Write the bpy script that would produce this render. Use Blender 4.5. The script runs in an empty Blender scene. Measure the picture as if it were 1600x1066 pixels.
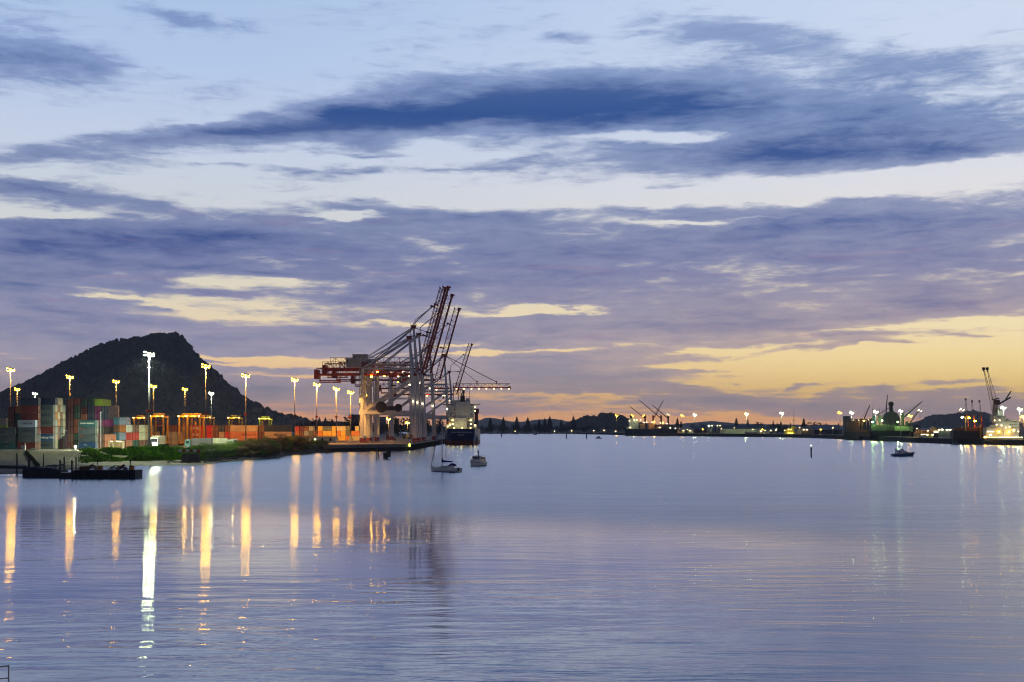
import bpy, bmesh, math, random
from mathutils import Vector, Matrix
random.seed(7)
sc = bpy.context.scene
col = sc.collection
F, HC, HY = 2000.0, 12.0, 667.0          # focal length in photo pixels, eye height, horizon row


def X(px, D): return (px - 800.0) / F * D
def Z(py, D): return HC - (py - HY) / F * D
def PT(px, py, D): return Vector((X(px, D), D, Z(py, D)))


# ------------------------------------------------------------------ camera
cam = bpy.data.cameras.new('camera')
cam.sensor_width = 36.0
cam.lens = 36.0 * F / 1600.0
cam.shift_y = (HY - 533.0) / 1600.0
cam.clip_start = 0.5
cam.clip_end = 60000.0
camo = bpy.data.objects.new('camera', cam)
camo.location = (0, 0, HC)
camo.rotation_euler = (math.radians(90), 0, 0)
col.objects.link(camo)
sc.camera = camo
sc.view_settings.view_transform = 'Standard'
sc.view_settings.look = 'None'
sc.view_settings.exposure = 0.0
sc.view_settings.gamma = 1.0
sc.view_settings.use_curve_mapping = False
try:
    sc.cycles.use_light_tree = True
    sc.cycles.use_denoising = True
    sc.cycles.sample_clamp_indirect = 6.0
    sc.cycles.max_bounces = 6
    sc.cycles.glossy_bounces = 3
    sc.cycles.diffuse_bounces = 2
    sc.cycles.volume_bounces = 0
    sc.cycles.filter_width = 1.1
    sc.cycles.denoising_prefilter = 'ACCURATE'
except Exception:
    pass


# ------------------------------------------------------------------ node maths
def lin(r, g, b):
    f = lambda c: (c / 255.0) / 12.92 if c <= 10.3 else ((c / 255.0 + 0.055) / 1.055) ** 2.4
    return (f(r), f(g), f(b), 1.0)


class S:
    """a socket with arithmetic"""
    def __init__(s, nt, k): s.nt, s.k = nt, k
    def _m(s, op, *a):
        n = s.nt.nodes.new('ShaderNodeMath'); n.operation = op
        for i, v in enumerate((s,) + a):
            if isinstance(v, S): s.nt.links.new(v.k, n.inputs[i])
            else: n.inputs[i].default_value = v
        return S(s.nt, n.outputs[0])
    def __add__(s, o): return s._m('ADD', o)
    def __sub__(s, o): return s._m('SUBTRACT', o)
    def __mul__(s, o): return s._m('MULTIPLY', o)
    def __truediv__(s, o): return s._m('DIVIDE', o)
    def rdiv(s, o):
        n = s.nt.nodes.new('ShaderNodeMath'); n.operation = 'DIVIDE'
        n.inputs[0].default_value = o; s.nt.links.new(s.k, n.inputs[1]); return S(s.nt, n.outputs[0])
    def mx(s, o): return s._m('MAXIMUM', o)
    def mn(s, o): return s._m('MINIMUM', o)
    def pw(s, o): return s._m('POWER', o)
    def ss(s, a, b, lo=0.0, hi=1.0, kind='SMOOTHSTEP'):
        n = s.nt.nodes.new('ShaderNodeMapRange'); n.interpolation_type = kind
        s.nt.links.new(s.k, n.inputs['Value'])
        n.inputs['From Min'].default_value = a; n.inputs['From Max'].default_value = b
        n.inputs['To Min'].default_value = lo; n.inputs['To Max'].default_value = hi
        return S(s.nt, n.outputs['Result'])


def vec(nt, x, y, z=0.0):
    n = nt.nodes.new('ShaderNodeCombineXYZ')
    for i, v in enumerate((x, y, z)):
        if isinstance(v, S): nt.links.new(v.k, n.inputs[i])
        else: n.inputs[i].default_value = v
    return n.outputs[0]


def noise(nt, v, scale=1.0, detail=4.0, rough=0.55, dist=0.0, out='Fac'):
    n = nt.nodes.new('ShaderNodeTexNoise')
    nt.links.new(v, n.inputs['Vector'])
    n.inputs['Scale'].default_value = scale; n.inputs['Detail'].default_value = detail
    n.inputs['Roughness'].default_value = rough; n.inputs['Distortion'].default_value = dist
    return S(nt, n.outputs[out])


def mixc(nt, f, a, b, mode='MIX'):
    n = nt.nodes.new('ShaderNodeMix'); n.data_type = 'RGBA'; n.blend_type = mode
    for k, v in ((n.inputs[0], f), (n.inputs[6], a), (n.inputs[7], b)):
        if isinstance(v, S): nt.links.new(v.k, k)
        else: k.default_value = v
    return S(nt, n.outputs[2])


def ramp(nt, s, stops, interp='EASE'):
    n = nt.nodes.new('ShaderNodeValToRGB'); n.color_ramp.interpolation = interp
    e = n.color_ramp.elements
    while len(e) > 1: e.remove(e[0])
    e[0].position, e[0].color = stops[0]
    for p, c in stops[1:]:
        q = e.new(p); q.color = c
    nt.links.new(s.k, n.inputs[0])
    return S(nt, n.outputs[0])


def sep(nt, k):
    n = nt.nodes.new('ShaderNodeSeparateXYZ'); nt.links.new(k, n.inputs[0])
    return [S(nt, o) for o in n.outputs]


# ------------------------------------------------------------------ world: dusk sky and its clouds
SKY = 1.0
def make_world():
    w = bpy.data.worlds.new('World'); sc.world = w; w.use_nodes = True
    nt = w.node_tree; nt.nodes.clear()
    tc = nt.nodes.new('ShaderNodeTexCoord')
    x, y, z = sep(nt, tc.outputs['Generated'])
    az = x._m('ARCTAN2', y)                                # 0 = north, radians
    v = z / ((x * x + y * y).pw(0.5).mx(0.02))             # tangent of the elevation
    def A(px): return math.atan((px - 800) / F)
    def V(px, py): return (HY - py) / F * math.cos(A(px))
    vv = v.mx(0.0)
    # warped coordinates for ragged edges
    wv = vec(nt, az * 11.0, vv * 34.0)
    wn = nt.nodes.new('ShaderNodeTexNoise'); nt.links.new(wv, wn.inputs['Vector'])
    wn.inputs['Scale'].default_value = 1.0; wn.inputs['Detail'].default_value = 5.0
    wn.inputs['Roughness'].default_value = 0.6
    wx, wy, _ = sep(nt, wn.outputs['Color'])
    u2 = az + (wx - 0.5) * 0.11
    v2 = vv + (wy - 0.5) * 0.026
    base = vec(nt, u2, v2)
    # coverage painted by broad masses: cx, cy, rx, ry, tilt(deg, + rises to the right), strength
    masses = [
        (40, 85, 190, 62, -8, 0.80), (300, 34, 170, 26, -6, 0.50), (120, 100, 120, 20, -6, 0.3),
        (900, 165, 520, 78, 1, 1.45), (620, 183, 380, 46, 9, 1.35), (1080, 160, 300, 55, 0, 0.5), (350, 206, 190, 26, 3, 1.15), (1380, 178, 380, 56, -3, 0.7), (720, 264, 260, 9, 2, 0.4), (350, 262, 190, 8, 1, 0.4), (560, 244, 120, 7, 0, 0.35), (1050, 292, 160, 6, 0, 0.3),
        (1240, 238, 450, 50, 1, 1.35), (1500, 235, 240, 46, 0, 0.5),
        (1180, 62, 270, 46, -8, 0.62), (1440, 105, 260, 38, -5, 0.50), (870, 66, 80, 16, 0, 0.35),
        (90, 245, 200, 34, 4, 0.80), (240, 222, 120, 14, 6, 0.4), (530, 272, 90, 16, 0, 0.55), (60, 300, 260, 26, -3, 0.8), (800, 252, 160, 12, 3, 0.30),
        (330, 372, 620, 62, 2, 0.80), (100, 385, 330, 60, 0, 0.45), (700, 335, 330, 36, -3, 0.6), (1300, 350, 620, 60, 1, 0.85), (860, 395, 640, 60, 0, 0.35),
        (1250, 330, 330, 22, 0, 0.4), (1500, 400, 420, 100, 0, 0.5), (900, 440, 700, 66, 0, 0.55), (60, 440, 330, 60, 0, 0.6), (560, 465, 260, 30, 0, 0.5),
        (60, 510, 330, 70, 0, 0.8), (560, 525, 460, 44, 0, 0.75), (1060, 500, 560, 60, -2, 0.7), (1480, 475, 360, 55, 0, 0.65), (300, 560, 500, 60, 0, 0.55), (860, 560, 420, 70, -3, 0.55), (1180, 515, 400, 36, -3, 0.35),
        (400, 610, 420, 40, 0, 0.8), (900, 590, 330, 55, -4, 0.75), (60, 600, 280, 40, 0, 0.7), (700, 640, 260, 18, 0, 0.7), (1120, 556, 200, 16, -3, 0.35),
        (1130, 630, 110, 22, 0, 0.95), (1290, 637, 130, 22, 0, 0.9), (1460, 640, 160, 22, 0, 0.95), (1600, 645, 130, 28, 0, 0.9),
        (1245, 608, 34, 7, 10, 0.6), (1375, 611, 34, 9, 2, 0.8), (1482, 615, 12, 7, 0, 0.7), (1040, 606, 90, 10, 0, 0.5), (1330, 530, 120, 8, 0, 0.4), (1450, 585, 90, 6, 0, 0.35),
        (1150, 575, 170, 6, 2, 0.55), (1350, 540, 170, 7, 1, 0.6), (1510, 526, 130, 6, 0, 0.6), (1250, 583, 110, 5, 2, 0.5), (1480, 600, 100, 6, 2, 0.5), (1130, 597, 90, 5, 0, 0.5), (1420, 560, 150, 5, 1, 0.5), (1560, 574, 90, 5, 0, 0.45), (1290, 603, 90, 4, 1, 0.4),
        (430, 425, 170, 14, 0, 0.55), (330, 414, 130, 10, 0, 0.5), (640, 440, 200, 16, 0, 0.3), (330, 458, 90, 6, 0, 0.4),
        (1040, 629, 44, 13, 0, 0.6), (1110, 624, 50, 15, 0, 0.6), (1185, 632, 50, 15, 0, 0.6), (1248, 628, 42, 13, 0, 0.6), (1310, 622, 50, 15, 0, 0.6), (1390, 619, 60, 15, 0, 0.6), (1470, 624, 50, 13, 0, 0.6), (1540, 617, 54, 16, 0, 0.6),
        # openings
        (40, 336, 130, 11, 2, -1.3), (325, 443, 85, 7, 0, -0.95), (210, 472, 100, 5, -6, -0.85), (310, 488, 140, 6, -1, -0.85), (400, 470, 90, 3, 0, -0.6), (560, 592, 220, 3, 0, -0.6), (330, 600, 160, 3, 0, -0.5), (930, 620, 200, 4, 0, -0.5),
        (830, 484, 130, 7, 0, -1.6), (640, 504, 80, 5, 0, -1.0), (430, 564, 170, 9, -1, -1.5), (410, 575, 120, 5, 0, -1.0), (720, 553, 260, 4, 0, -0.7), (690, 545, 100, 4, 0, -0.8),
        (640, 312, 200, 12, -2, -0.5), (560, 338, 130, 7, 0, -0.9), (1010, 214, 140, 16, 0, -0.9), (1180, 298, 600, 24, 2, -0.7),
        (1400, 285, 240, 22, 0, -0.6), (1080, 350, 160, 7, 2, -0.7), (1210, 335, 90, 5, 5, -0.5),
        (1420, 568, 340, 36, 2, -0.75), (1200, 566, 330, 16, 1, -0.85), (1250, 592, 260, 14, 0, -0.6), (1570, 545, 200, 60, 0, -0.8), (1560, 500, 160, 8, 0, -0.6), (1000, 575, 130, 7, 1, -0.5), (1080, 602, 160, 10, 0, -0.6), (1130, 545, 160, 7, 2, -0.8), (1300, 520, 260, 8, 2, -0.5),
        (850, 548, 140, 6, 2, -0.8), (800, 656, 520, 11, 0, -0.8), (1250, 662, 420, 8, 0, -0.4), (480, 590, 170, 5, 0, -0.4),
    ]
    acc = None
    for cx, cy, rx, ry, tl, st in masses:
        m = nt.nodes.new('ShaderNodeMapping'); m.vector_type = 'TEXTURE'
        m.inputs['Location'].default_value = (A(cx), V(cx, cy), 0)
        m.inputs['Rotation'].default_value = (0, 0, math.radians(tl))
        m.inputs['Scale'].default_value = (rx * 1.25 / F, ry * 1.25 / F, 1)
        nt.links.new(base, m.inputs['Vector'])
        g = nt.nodes.new('ShaderNodeTexGradient'); g.gradient_type = 'QUADRATIC_SPHERE'
        nt.links.new(m.outputs[0], g.inputs['Vector'])
        s = S(nt, g.outputs['Fac'])._m('MULTIPLY_ADD', st * 1.45, acc if acc is not None else 0.0)
        acc = s
    # cloud-deck perspective noise: streaks flatten towards the horizon
    q = (vv + 0.085).rdiv(1.0)
    pl = vec(nt, az * q * 2.6, q * 2.6)
    n1 = noise(nt, pl, 1.0, 8.0, 0.62, 0.3)
    pl2 = vec(nt, az * q * 1.9 + 7.0, q * 3.8 + 3.0)
    n2 = noise(nt, pl2, 1.0, 6.0, 0.6)
    n3 = noise(nt, vec(nt, az * 24.0, vv * 120.0 + 5.0), 1.0, 6.0, 0.68, 0.4)
    # clouds elsewhere (out of the picture): broken deck
    far = (az * az).ss(0.28, 0.45) .mx(vv.ss(0.40, 0.55))
    acc2 = acc + far * ((n1 - 0.42) * 3.0)
    d = acc2 + (n1 - 0.5) * 1.0 + (n2 - 0.5) * vv.ss(0.0, 0.30, 1.45, 0.70) + (n3 - 0.5) * 1.15 + vv.ss(0.02, 0.12, 0.10, 0.0)
    cov = d.ss(0.05, 0.62)
    core = (d + (n3 - 0.5) * 0.7 + (n1 - 0.5) * 0.5).ss(0.35, 1.95)
    # colours by elevation, in photo rows
    def stops(lst): return [((HY - py) / 1000.0 if py >= -323 else 1.0, lin(*c)) for py, c in sorted(lst, key=lambda t: -t[0])]
    t = vv * 2.0
    warm = (az + (n1 - 0.5) * 0.2).ss(-0.30, 0.42)
    clearL = ramp(nt, t, stops([(667, (226, 158, 122)), (650, (232, 164, 118)), (620, (236, 178, 140)), (565, (246, 208, 158)), (490, (234, 218, 188)), (440, (230, 222, 204)), (340, (214, 219, 224)), (250, (204, 215, 236)), (120, (184, 205, 238)), (0, (174, 199, 235)), (-320, (110, 150, 215))]), 'LINEAR')
    clearR = ramp(nt, t, stops([(667, (236, 176, 124)), (655, (240, 178, 118)), (632, (248, 200, 108)), (600, (252, 214, 132)), (560, (253, 226, 160)), (520, (251, 230, 182)), (470, (246, 228, 192)), (300, (232, 232, 238)), (200, (212, 222, 240)), (0, (208, 222, 246)), (-320, (120, 158, 218))]), 'LINEAR')
    clear = mixc(nt, warm, clearL, clearR)
    edgeL = ramp(nt, t, stops([(667, (176, 138, 140)), (620, (176, 156, 158)), (560, (166, 158, 176)), (480, (146, 148, 178)), (400, (126, 136, 178)), (300, (140, 154, 190)), (100, (140, 162, 208)), (-320, (96, 128, 190))]), 'LINEAR')
    edgeR = ramp(nt, t, stops([(667, (190, 150, 140)), (640, (176, 152, 150)), (560, (206, 178, 158)), (500, (184, 168, 172)), (430, (150, 150, 180)), (300, (156, 166, 198)), (200, (130, 152, 196)), (60, (150, 170, 208)), (-320, (100, 132, 190))]), 'LINEAR')
    edge = mixc(nt, warm, edgeL, edgeR)
    coreL = ramp(nt, t, stops([(667, (150, 128, 136)), (620, (146, 140, 152)), (560, (126, 132, 162)), (480, (86, 106, 156)), (400, (54, 80, 142)), (330, (60, 88, 148)), (240, (88, 108, 158)), (180, (50, 84, 146)), (60, (104, 128, 176)), (-320, (80, 108, 168))]), 'LINEAR')
    coreR = ramp(nt, t, stops([(667, (165, 138, 136)), (640, (156, 142, 146)), (560, (162, 150, 160)), (500, (126, 126, 160)), (430, (82, 98, 156)), (340, (84, 106, 162)), (230, (50, 84, 148)), (150, (60, 92, 152)), (60, (124, 146, 190)), (-320, (84, 112, 170))]), 'LINEAR')
    core_c = mixc(nt, warm, coreL, coreR)
    cl = mixc(nt, core, edge, core_c)
    # rose streaks lit from below
    rose = (n2.ss(0.55, 0.75) * (t.ss(0.06, 0.16) * t.ss(0.40, 0.24)) * 0.22)
    cl = mixc(nt, rose, cl, lin(196, 140, 160))
    out = mixc(nt, cov, clear, cl)
    # physical sky lifts the zenith and the side of the glow that is out of view
    sk = nt.nodes.new('ShaderNodeTexSky'); sk.sky_type = 'NISHITA'; sk.sun_disc = False
    sk.sun_elevation = math.radians(1.0); sk.sun_rotation = math.radians(38)
    sky = mixc(nt, 1.0, S(nt, sk.outputs[0]), (0.05, 0.05, 0.05, 1), 'MULTIPLY')
    out = mixc(nt, v.ss(0.5, 1.6) * 0.6, out, sky)
    # the sky opposite the glow and overhead is deep dusk
    dim = az._m('ABSOLUTE').ss(0.50, 1.30, 1.0, 0.30) * v.ss(0.40, 1.3, 1.0, 0.45)
    dim = dim * vv.ss(0.0, 0.15, 1.26, 1.0)
    dimc = vec(nt, dim, dim, dim)
    out = mixc(nt, 1.0, out, S(nt, dimc), 'MULTIPLY')
    bg = nt.nodes.new('ShaderNodeBackground'); bg.inputs['Strength'].default_value = SKY
    nt.links.new(out.k, bg.inputs['Color'])
    ow = nt.nodes.new('ShaderNodeOutputWorld'); nt.links.new(bg.outputs[0], ow.inputs['Surface'])
    try:
        w.cycles.sampling_method = 'MANUAL'; w.cycles.sample_map_resolution = 1024
    except Exception: pass


make_world()
def tag(o, label=None, cat=None, group=None, kind=None):
    if label: o['label'] = label
    if cat: o['category'] = cat
    if group: o['group'] = group
    if kind: o['kind'] = kind
    return o


def new_mat(name):
    m = bpy.data.materials.new(name); m.use_nodes = True
    nt = m.node_tree; nt.nodes.clear()
    o = nt.nodes.new('ShaderNodeOutputMaterial')
    return m, nt, o


def water_mat():
    m, nt, o = new_mat('harbour_water')
    tc = nt.nodes.new('ShaderNodeTexCoord')
    P = tc.outputs['Object']
    x, y, z = sep(nt, P)
    # calm lee water near the viewer, ruffled by the breeze farther out
    wob = noise(nt, vec(nt, x * 0.03, y * 0.012), 1.0, 3.0, 0.5) - 0.5
    yb = x.ss(-45.0, 45.0, 176.0, 132.0, 'LINEAR') + wob * 30.0
    calm = (yb - y).ss(-36.0, 16.0)
    patch = noise(nt, vec(nt, x * 0.02, y * 0.03), 1.0, 4.0, 0.6)
    calm = calm * (x + (y - 62.0) * -0.16 + (patch - 0.5) * 26.0).ss(0.0, 34.0, 1.0, 0.42)
    # swell-like ripples: long crests across the view
    warp = noise(nt, vec(nt, x * 0.05, y * 0.05), 1.0, 2.0, 0.5) * 6.0
    r1 = noise(nt, vec(nt, x * 0.10, (y + warp) * 0.42), 1.0, 2.0, 0.45, 0.3)
    r2 = noise(nt, vec(nt, x * 0.45 + 9.0, y * 1.5), 1.0, 3.0, 0.5, 0.2)
    r3 = noise(nt, vec(nt, x * 1.6, y * 3.2), 1.0, 3.0, 0.6)
    amp = noise(nt, vec(nt, x * 0.022, y * 0.04 + 4.0), 1.0, 3.0, 0.55).ss(0.34, 0.62, 0.25, 1.0)
    hgt = r1 * y.ss(70.0, 135.0, 0.105, 0.050) * amp + r2 * 0.020 * amp + r3 * (calm * -0.009 + 0.012)
    b = nt.nodes.new('ShaderNodeBump'); b.inputs['Distance'].default_value = 1.0
    b.inputs['Strength'].default_value = 1.0
    nt.links.new(hgt.k, b.inputs['Height'])
    fade = y.ss(150.0, 900.0, 1.0, 0.2) 
    nt.links.new(fade.k, b.inputs['Strength'])
    streak = noise(nt, vec(nt, x * 0.004, y * 0.03), 1.0, 4.0, 0.6)
    rough = calm * -0.155 + 0.215 + (streak - 0.5) * 0.07
    g = nt.nodes.new('ShaderNodeBsdfGlossy'); g.distribution = 'BECKMANN'
    g.inputs['Color'].default_value = (0.93, 0.955, 1.0, 1)
    g.inputs['Anisotropy'].default_value = 0.55
    nt.links.new(vec(nt, 1.0, 0.0, 0.0), g.inputs['Tangent'])
    nt.links.new(rough.k, g.inputs['Roughness']); nt.links.new(b.outputs[0], g.inputs['Normal'])
    df = nt.nodes.new('ShaderNodeBsdfDiffuse'); df.inputs['Color'].default_value = (0.050, 0.145, 0.320, 1)
    fr = nt.nodes.new('ShaderNodeFresnel'); fr.inputs['IOR'].default_value = 1.333; nt.links.new(b.outputs[0], fr.inputs['Normal'])
    mx = nt.nodes.new('ShaderNodeMixShader')
    ff = (S(nt, fr.outputs[0]) * (calm * 0.74 + 0.90)).mn(1.0)
    nt.links.new(ff.k, mx.inputs[0]); nt.links.new(df.outputs[0], mx.inputs[1]); nt.links.new(g.outputs[0], mx.inputs[2])
    nt.links.new(mx.outputs[0], o.inputs['Surface'])
    return m


def mesh_obj(name, verts, faces, mat, parent=None, smooth=False):
    me = bpy.data.meshes.new(name); me.from_pydata(verts, [], faces); me.update()
    if isinstance(mat, (list, tuple)):
        for q in mat: me.materials.append(q)
    elif mat: me.materials.append(mat)
    if smooth:
        for p in me.polygons: p.use_smooth = True
    o = bpy.data.objects.new(name, me); col.objects.link(o)
    if parent: o.parent = parent
    return o


w = mesh_obj('water', [(-30000, -2000, 0), (30000, -2000, 0), (30000, 40000, 0), (-30000, 40000, 0)], [(0, 1, 2, 3)], water_mat())
tag(w, 'blue grey harbour water, calm and rippled near, ruffled farther out', kind='structure')
# ------------------------------------------------------------------ materials
MATS = {}


def paint(name, rgb, rough=0.6, metal=0.0, var=0.25, scale=0.6, spec=0.4):
    """a slightly weathered paint: broad fading and finer grime in the base colour"""
    if name in MATS: return MATS[name]
    m, nt, o = new_mat(name)
    tc = nt.nodes.new('ShaderNodeTexCoord')
    n = noise(nt, tc.outputs['Object'], scale, 5.0, 0.62)
    n2 = noise(nt, tc.outputs['Object'], scale * 7, 3.0, 0.6)
    f = (n * 0.7 + n2 * 0.3).ss(0.34, 0.68)
    a = [c * (1 - var) for c in rgb] + [1]
    b = [min(c * (1 + var * 0.6), 0.95) for c in rgb] + [1]
    c = mixc(nt, f, tuple(a), tuple(b))
    p = nt.nodes.new('ShaderNodeBsdfPrincipled')
    nt.links.new(c.k, p.inputs['Base Color'])
    p.inputs['Roughness'].default_value = rough; p.inputs['Metallic'].default_value = metal
    p.inputs['Specular IOR Level'].default_value = spec
    nt.links.new(p.outputs[0], o.inputs['Surface'])
    MATS[name] = m
    return m


def glow(name, rgb, strength):
    if name in MATS: return MATS[name]
    m, nt, o = new_mat(name)
    e = nt.nodes.new('ShaderNodeEmission'); e.inputs['Color'].default_value = tuple(rgb) + (1,)
    e.inputs['Strength'].default_value = strength
    nt.links.new(e.outputs[0], o.inputs['Surface'])
    MATS[name] = m
    return m


SOD, MH, WARMW, GREENW = (1.0, 0.44, 0.085), (0.90, 1.0, 0.62), (1.0, 0.80, 0.42), (0.55, 1.0, 0.30)
def L_sod(): return glow('sodium_lens', (1.0, 0.46, 0.02), 120)
def L_mh(): return glow('halide_lens', (0.86, 1.0, 0.50), 120)
def L_warm(): return glow('warm_lens', WARMW, 14)
def L_bulk(): return glow('deck_lamp_lens', (1.0, 0.74, 0.22), 10)
def L_red(): return glow('red_beacon_lens', (1.0, 0.06, 0.03), 30)
def L_win(): return glow('lit_window', (1.0, 0.82, 0.45), 3.0)
def L_green(): return glow('green_deck_lens', (0.50, 1.0, 0.20), 90)

WHITE = paint('white_steel', (0.52, 0.54, 0.60), 0.45, var=0.14)
GREYST = paint('grey_steel', (0.30, 0.32, 0.35), 0.5, var=0.2)
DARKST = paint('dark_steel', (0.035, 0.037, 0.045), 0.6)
GALV = paint('galvanised_steel', (0.45, 0.46, 0.47), 0.45, 0.3, var=0.15)
REDST = paint('crane_red', (0.30, 0.030, 0.022), 0.5, var=0.2)
YEL = paint('machine_yellow', (0.50, 0.27, 0.02), 0.5)
CONC = paint('concrete', (0.30, 0.29, 0.27), 0.85, var=0.25, scale=0.25)
TIMB = paint('old_timber', (0.055, 0.045, 0.036), 0.85, var=0.4, scale=0.8)
GLASS = paint('dark_glass', (0.02, 0.025, 0.035), 0.12, var=0.1, spec=0.8)
RUBBER = paint('black_rubber', (0.02, 0.02, 0.02), 0.8)


# ------------------------------------------------------------------ mesh building
class MB:
    def __init__(s): s.v, s.f, s.mi, s.cur = [], [], [], 0
    def mat(s, i): s.cur = i; return s
    def quad(s, *p):
        b = len(s.v); s.v += [tuple(q) for q in p]; s.f.append(tuple(range(b, b + len(p)))); s.mi.append(s.cur); return s
    def hexa(s, c):                                    # 8 corners: bottom ring then top ring
        b = len(s.v); s.v += [tuple(q) for q in c]
        for q in ((0, 3, 2, 1), (4, 5, 6, 7), (0, 1, 5, 4), (1, 2, 6, 5), (2, 3, 7, 6), (3, 0, 4, 7)):
            s.f.append(tuple(b + i for i in q)); s.mi.append(s.cur)
        return s
    def box(s, x0, x1, y0, y1, z0, z1):
        return s.hexa([(x0, y0, z0), (x1, y0, z0), (x1, y1, z0), (x0, y1, z0), (x0, y0, z1), (x1, y0, z1), (x1, y1, z1), (x0, y1, z1)])
    def beam(s, a, b, w, h=None, w2=None, h2=None):
        """box section along a->b, w across (horizontal), h the other way"""
        h = h or w; w2 = w2 or w; h2 = h2 or h
        a, b = Vector(a), Vector(b); d = (b - a).normalized()
        up = Vector((0, 0, 1)) if abs(d.z) < 0.98 else Vector((0, 1, 0))
        u = d.cross(up).normalized(); n = u.cross(d).normalized()
        c = []
        for p, ww, hh in ((a, w, h), (b, w2, h2)):
            for i, j in ((-1, -1), (1, -1), (1, 1), (-1, 1)):
                c.append(p + u * (i * ww / 2) + n * (j * hh / 2))
        return s.hexa(c)
    def tube(s, a, b, r, r2=None, n=8, cap=True):
        r2 = r if r2 is None else r2
        a, b = Vector(a), Vector(b); d = (b - a).normalized()
        up = Vector((0, 0, 1)) if abs(d.z) < 0.98 else Vector((0, 1, 0))
        u = d.cross(up).normalized(); w = u.cross(d).normalized(); k = len(s.v)
        for p, rr in ((a, r), (b, r2)):
            for i in range(n):
                t = 2 * math.pi * i / n
                s.v.append(tuple(p + u * (math.cos(t) * rr) + w * (math.sin(t) * rr)))
        for i in range(n):
            j = (i + 1) % n; s.f.append((k + i, k + j, k + n + j, k + n + i)); s.mi.append(s.cur)
        if cap:
            s.f.append(tuple(k + i for i in range(n))[::-1]); s.mi.append(s.cur)
            s.f.append(tuple(k + n + i for i in range(n))); s.mi.append(s.cur)
        return s
    def path(s, pts, r, n=6):
        for p, q in zip(pts, pts[1:]): s.tube(p, q, r, n=n)
        return s
    def rings(s, rs, cap=True, close=False):
        """loft through equal-length rings of points"""
        k = len(s.v); m = len(rs[0])
        for r in rs: s.v += [tuple(p) for p in r]
        for j in range(len(rs) - 1):
            for i in range(m if close else m - 1):
                i2 = (i + 1) % m
                s.f.append((k + j * m + i, k + j * m + i2, k + (j + 1) * m + i2, k + (j + 1) * m + i)); s.mi.append(s.cur)
        if cap:
            s.f.append(tuple(k + i for i in range(m))[::-1]); s.mi.append(s.cur)
            s.f.append(tuple(k + (len(rs) - 1) * m + i for i in range(m))); s.mi.append(s.cur)
        return s
    def truss(s, a, b, h, w, t, bays, top=True):
        """lattice girder: 4 chords and zigzag bracing between a and b (centre line of the bottom chords); h along n, w across"""
        a, b = Vector(a), Vector(b); d = (b - a).normalized()
        u = Vector((0, 1, 0)); n = u.cross(d); n = -n if n.z < 0 or (abs(n.z) < 1e-3 and n.x > 0) else n
        L = (b - a).length
        c = [lambda k, i=i, j=j: a + d * (L * k / bays) + u * (w / 2 * i) + n * (h * j) for i, j in ((-1, 0), (1, 0), (1, 1), (-1, 1))]
        for q in c: s.beam(q(0), q(bays), t)
        for k in range(bays):
            k2 = k + 1
            for p, q in ((0, 3), (1, 2)):
                s.beam(c[p](k), c[q](k2) if k % 2 == 0 else c[q](k), t * 0.55)
                if k % 2 == 0: s.beam(c[q](k), c[p](k), t * 0.5)
                else: s.beam(c[q](k), c[p](k2), t * 0.55)
            s.beam(c[0](k), c[1](k2), t * 0.45); s.beam(c[3](k), c[2](k), t * 0.45)
        return s
    def build(s, name, mat, parent=None, smooth=False):
        o = mesh_obj(name, s.v, s.f, mat, parent, smooth)
        if isinstance(mat, (list, tuple)) and len(mat) > 1:
            o.data.polygons.foreach_set('material_index', s.mi)
        return o


LABELS = {}
def thing(name, label, cat, loc=(0, 0, 0), rz=0.0, group=None):
    o = bpy.data.objects.new(name, None); col.objects.link(o); o.empty_display_size = 0.5
    o.location = loc; o.rotation_euler = (0, 0, rz)
    assert label not in LABELS, label
    LABELS[label] = 1
    return tag(o, label, cat, group)


def solo(o, label, cat, group=None, loc=None, rz=None):
    assert label not in LABELS, label
    LABELS[label] = 1
    if loc is not None: o.location = loc
    if rz is not None: o.rotation_euler = (0, 0, rz)
    return tag(o, label, cat, group)


def copy_tree(o, parent=None):
    c = o.copy(); col.objects.link(c)
    if parent: c.parent = parent
    for ch in [q for q in o.children]:
        copy_tree(ch, c)
    return c


def relabel(o, label, group=None):
    assert label not in LABELS, label
    LABELS[label] = 1
    o['label'] = label
    if group: o['group'] = group
    return o


def lamp(name, parent, loc, rgb, power, r=0.5, spot=None):
    d = bpy.data.lights.new(name, 'SPOT' if spot else 'POINT')
    d.color = rgb; d.energy = power; d.shadow_soft_size = r
    if spot: d.spot_size = math.radians(spot); d.spot_blend = 0.5
    o = bpy.data.objects.new(name, d); col.objects.link(o); o.parent = parent; o.location = loc
    return o


def letters(name, text, size, mat, parent, loc, rot, align='CENTER', shear=0.0, off=0.0):
    c = bpy.data.curves.new(name, 'FONT'); c.body = text; c.size = size
    c.align_x = align; c.align_y = 'CENTER'; c.extrude = 0.012; c.shear = shear; c.offset = off
    tmp = bpy.data.objects.new('tmp', c)
    me = bpy.data.meshes.new_from_object(tmp); me.name = name
    bpy.data.objects.remove(tmp); me.materials.clear(); me.materials.append(mat)
    o = bpy.data.objects.new(name, me); col.objects.link(o); o.parent = parent
    o.location = loc; o.rotation_euler = rot
    return o


def gz(y):                                             # terminal yard level
    return 4.0
from mathutils import noise as mn
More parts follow.
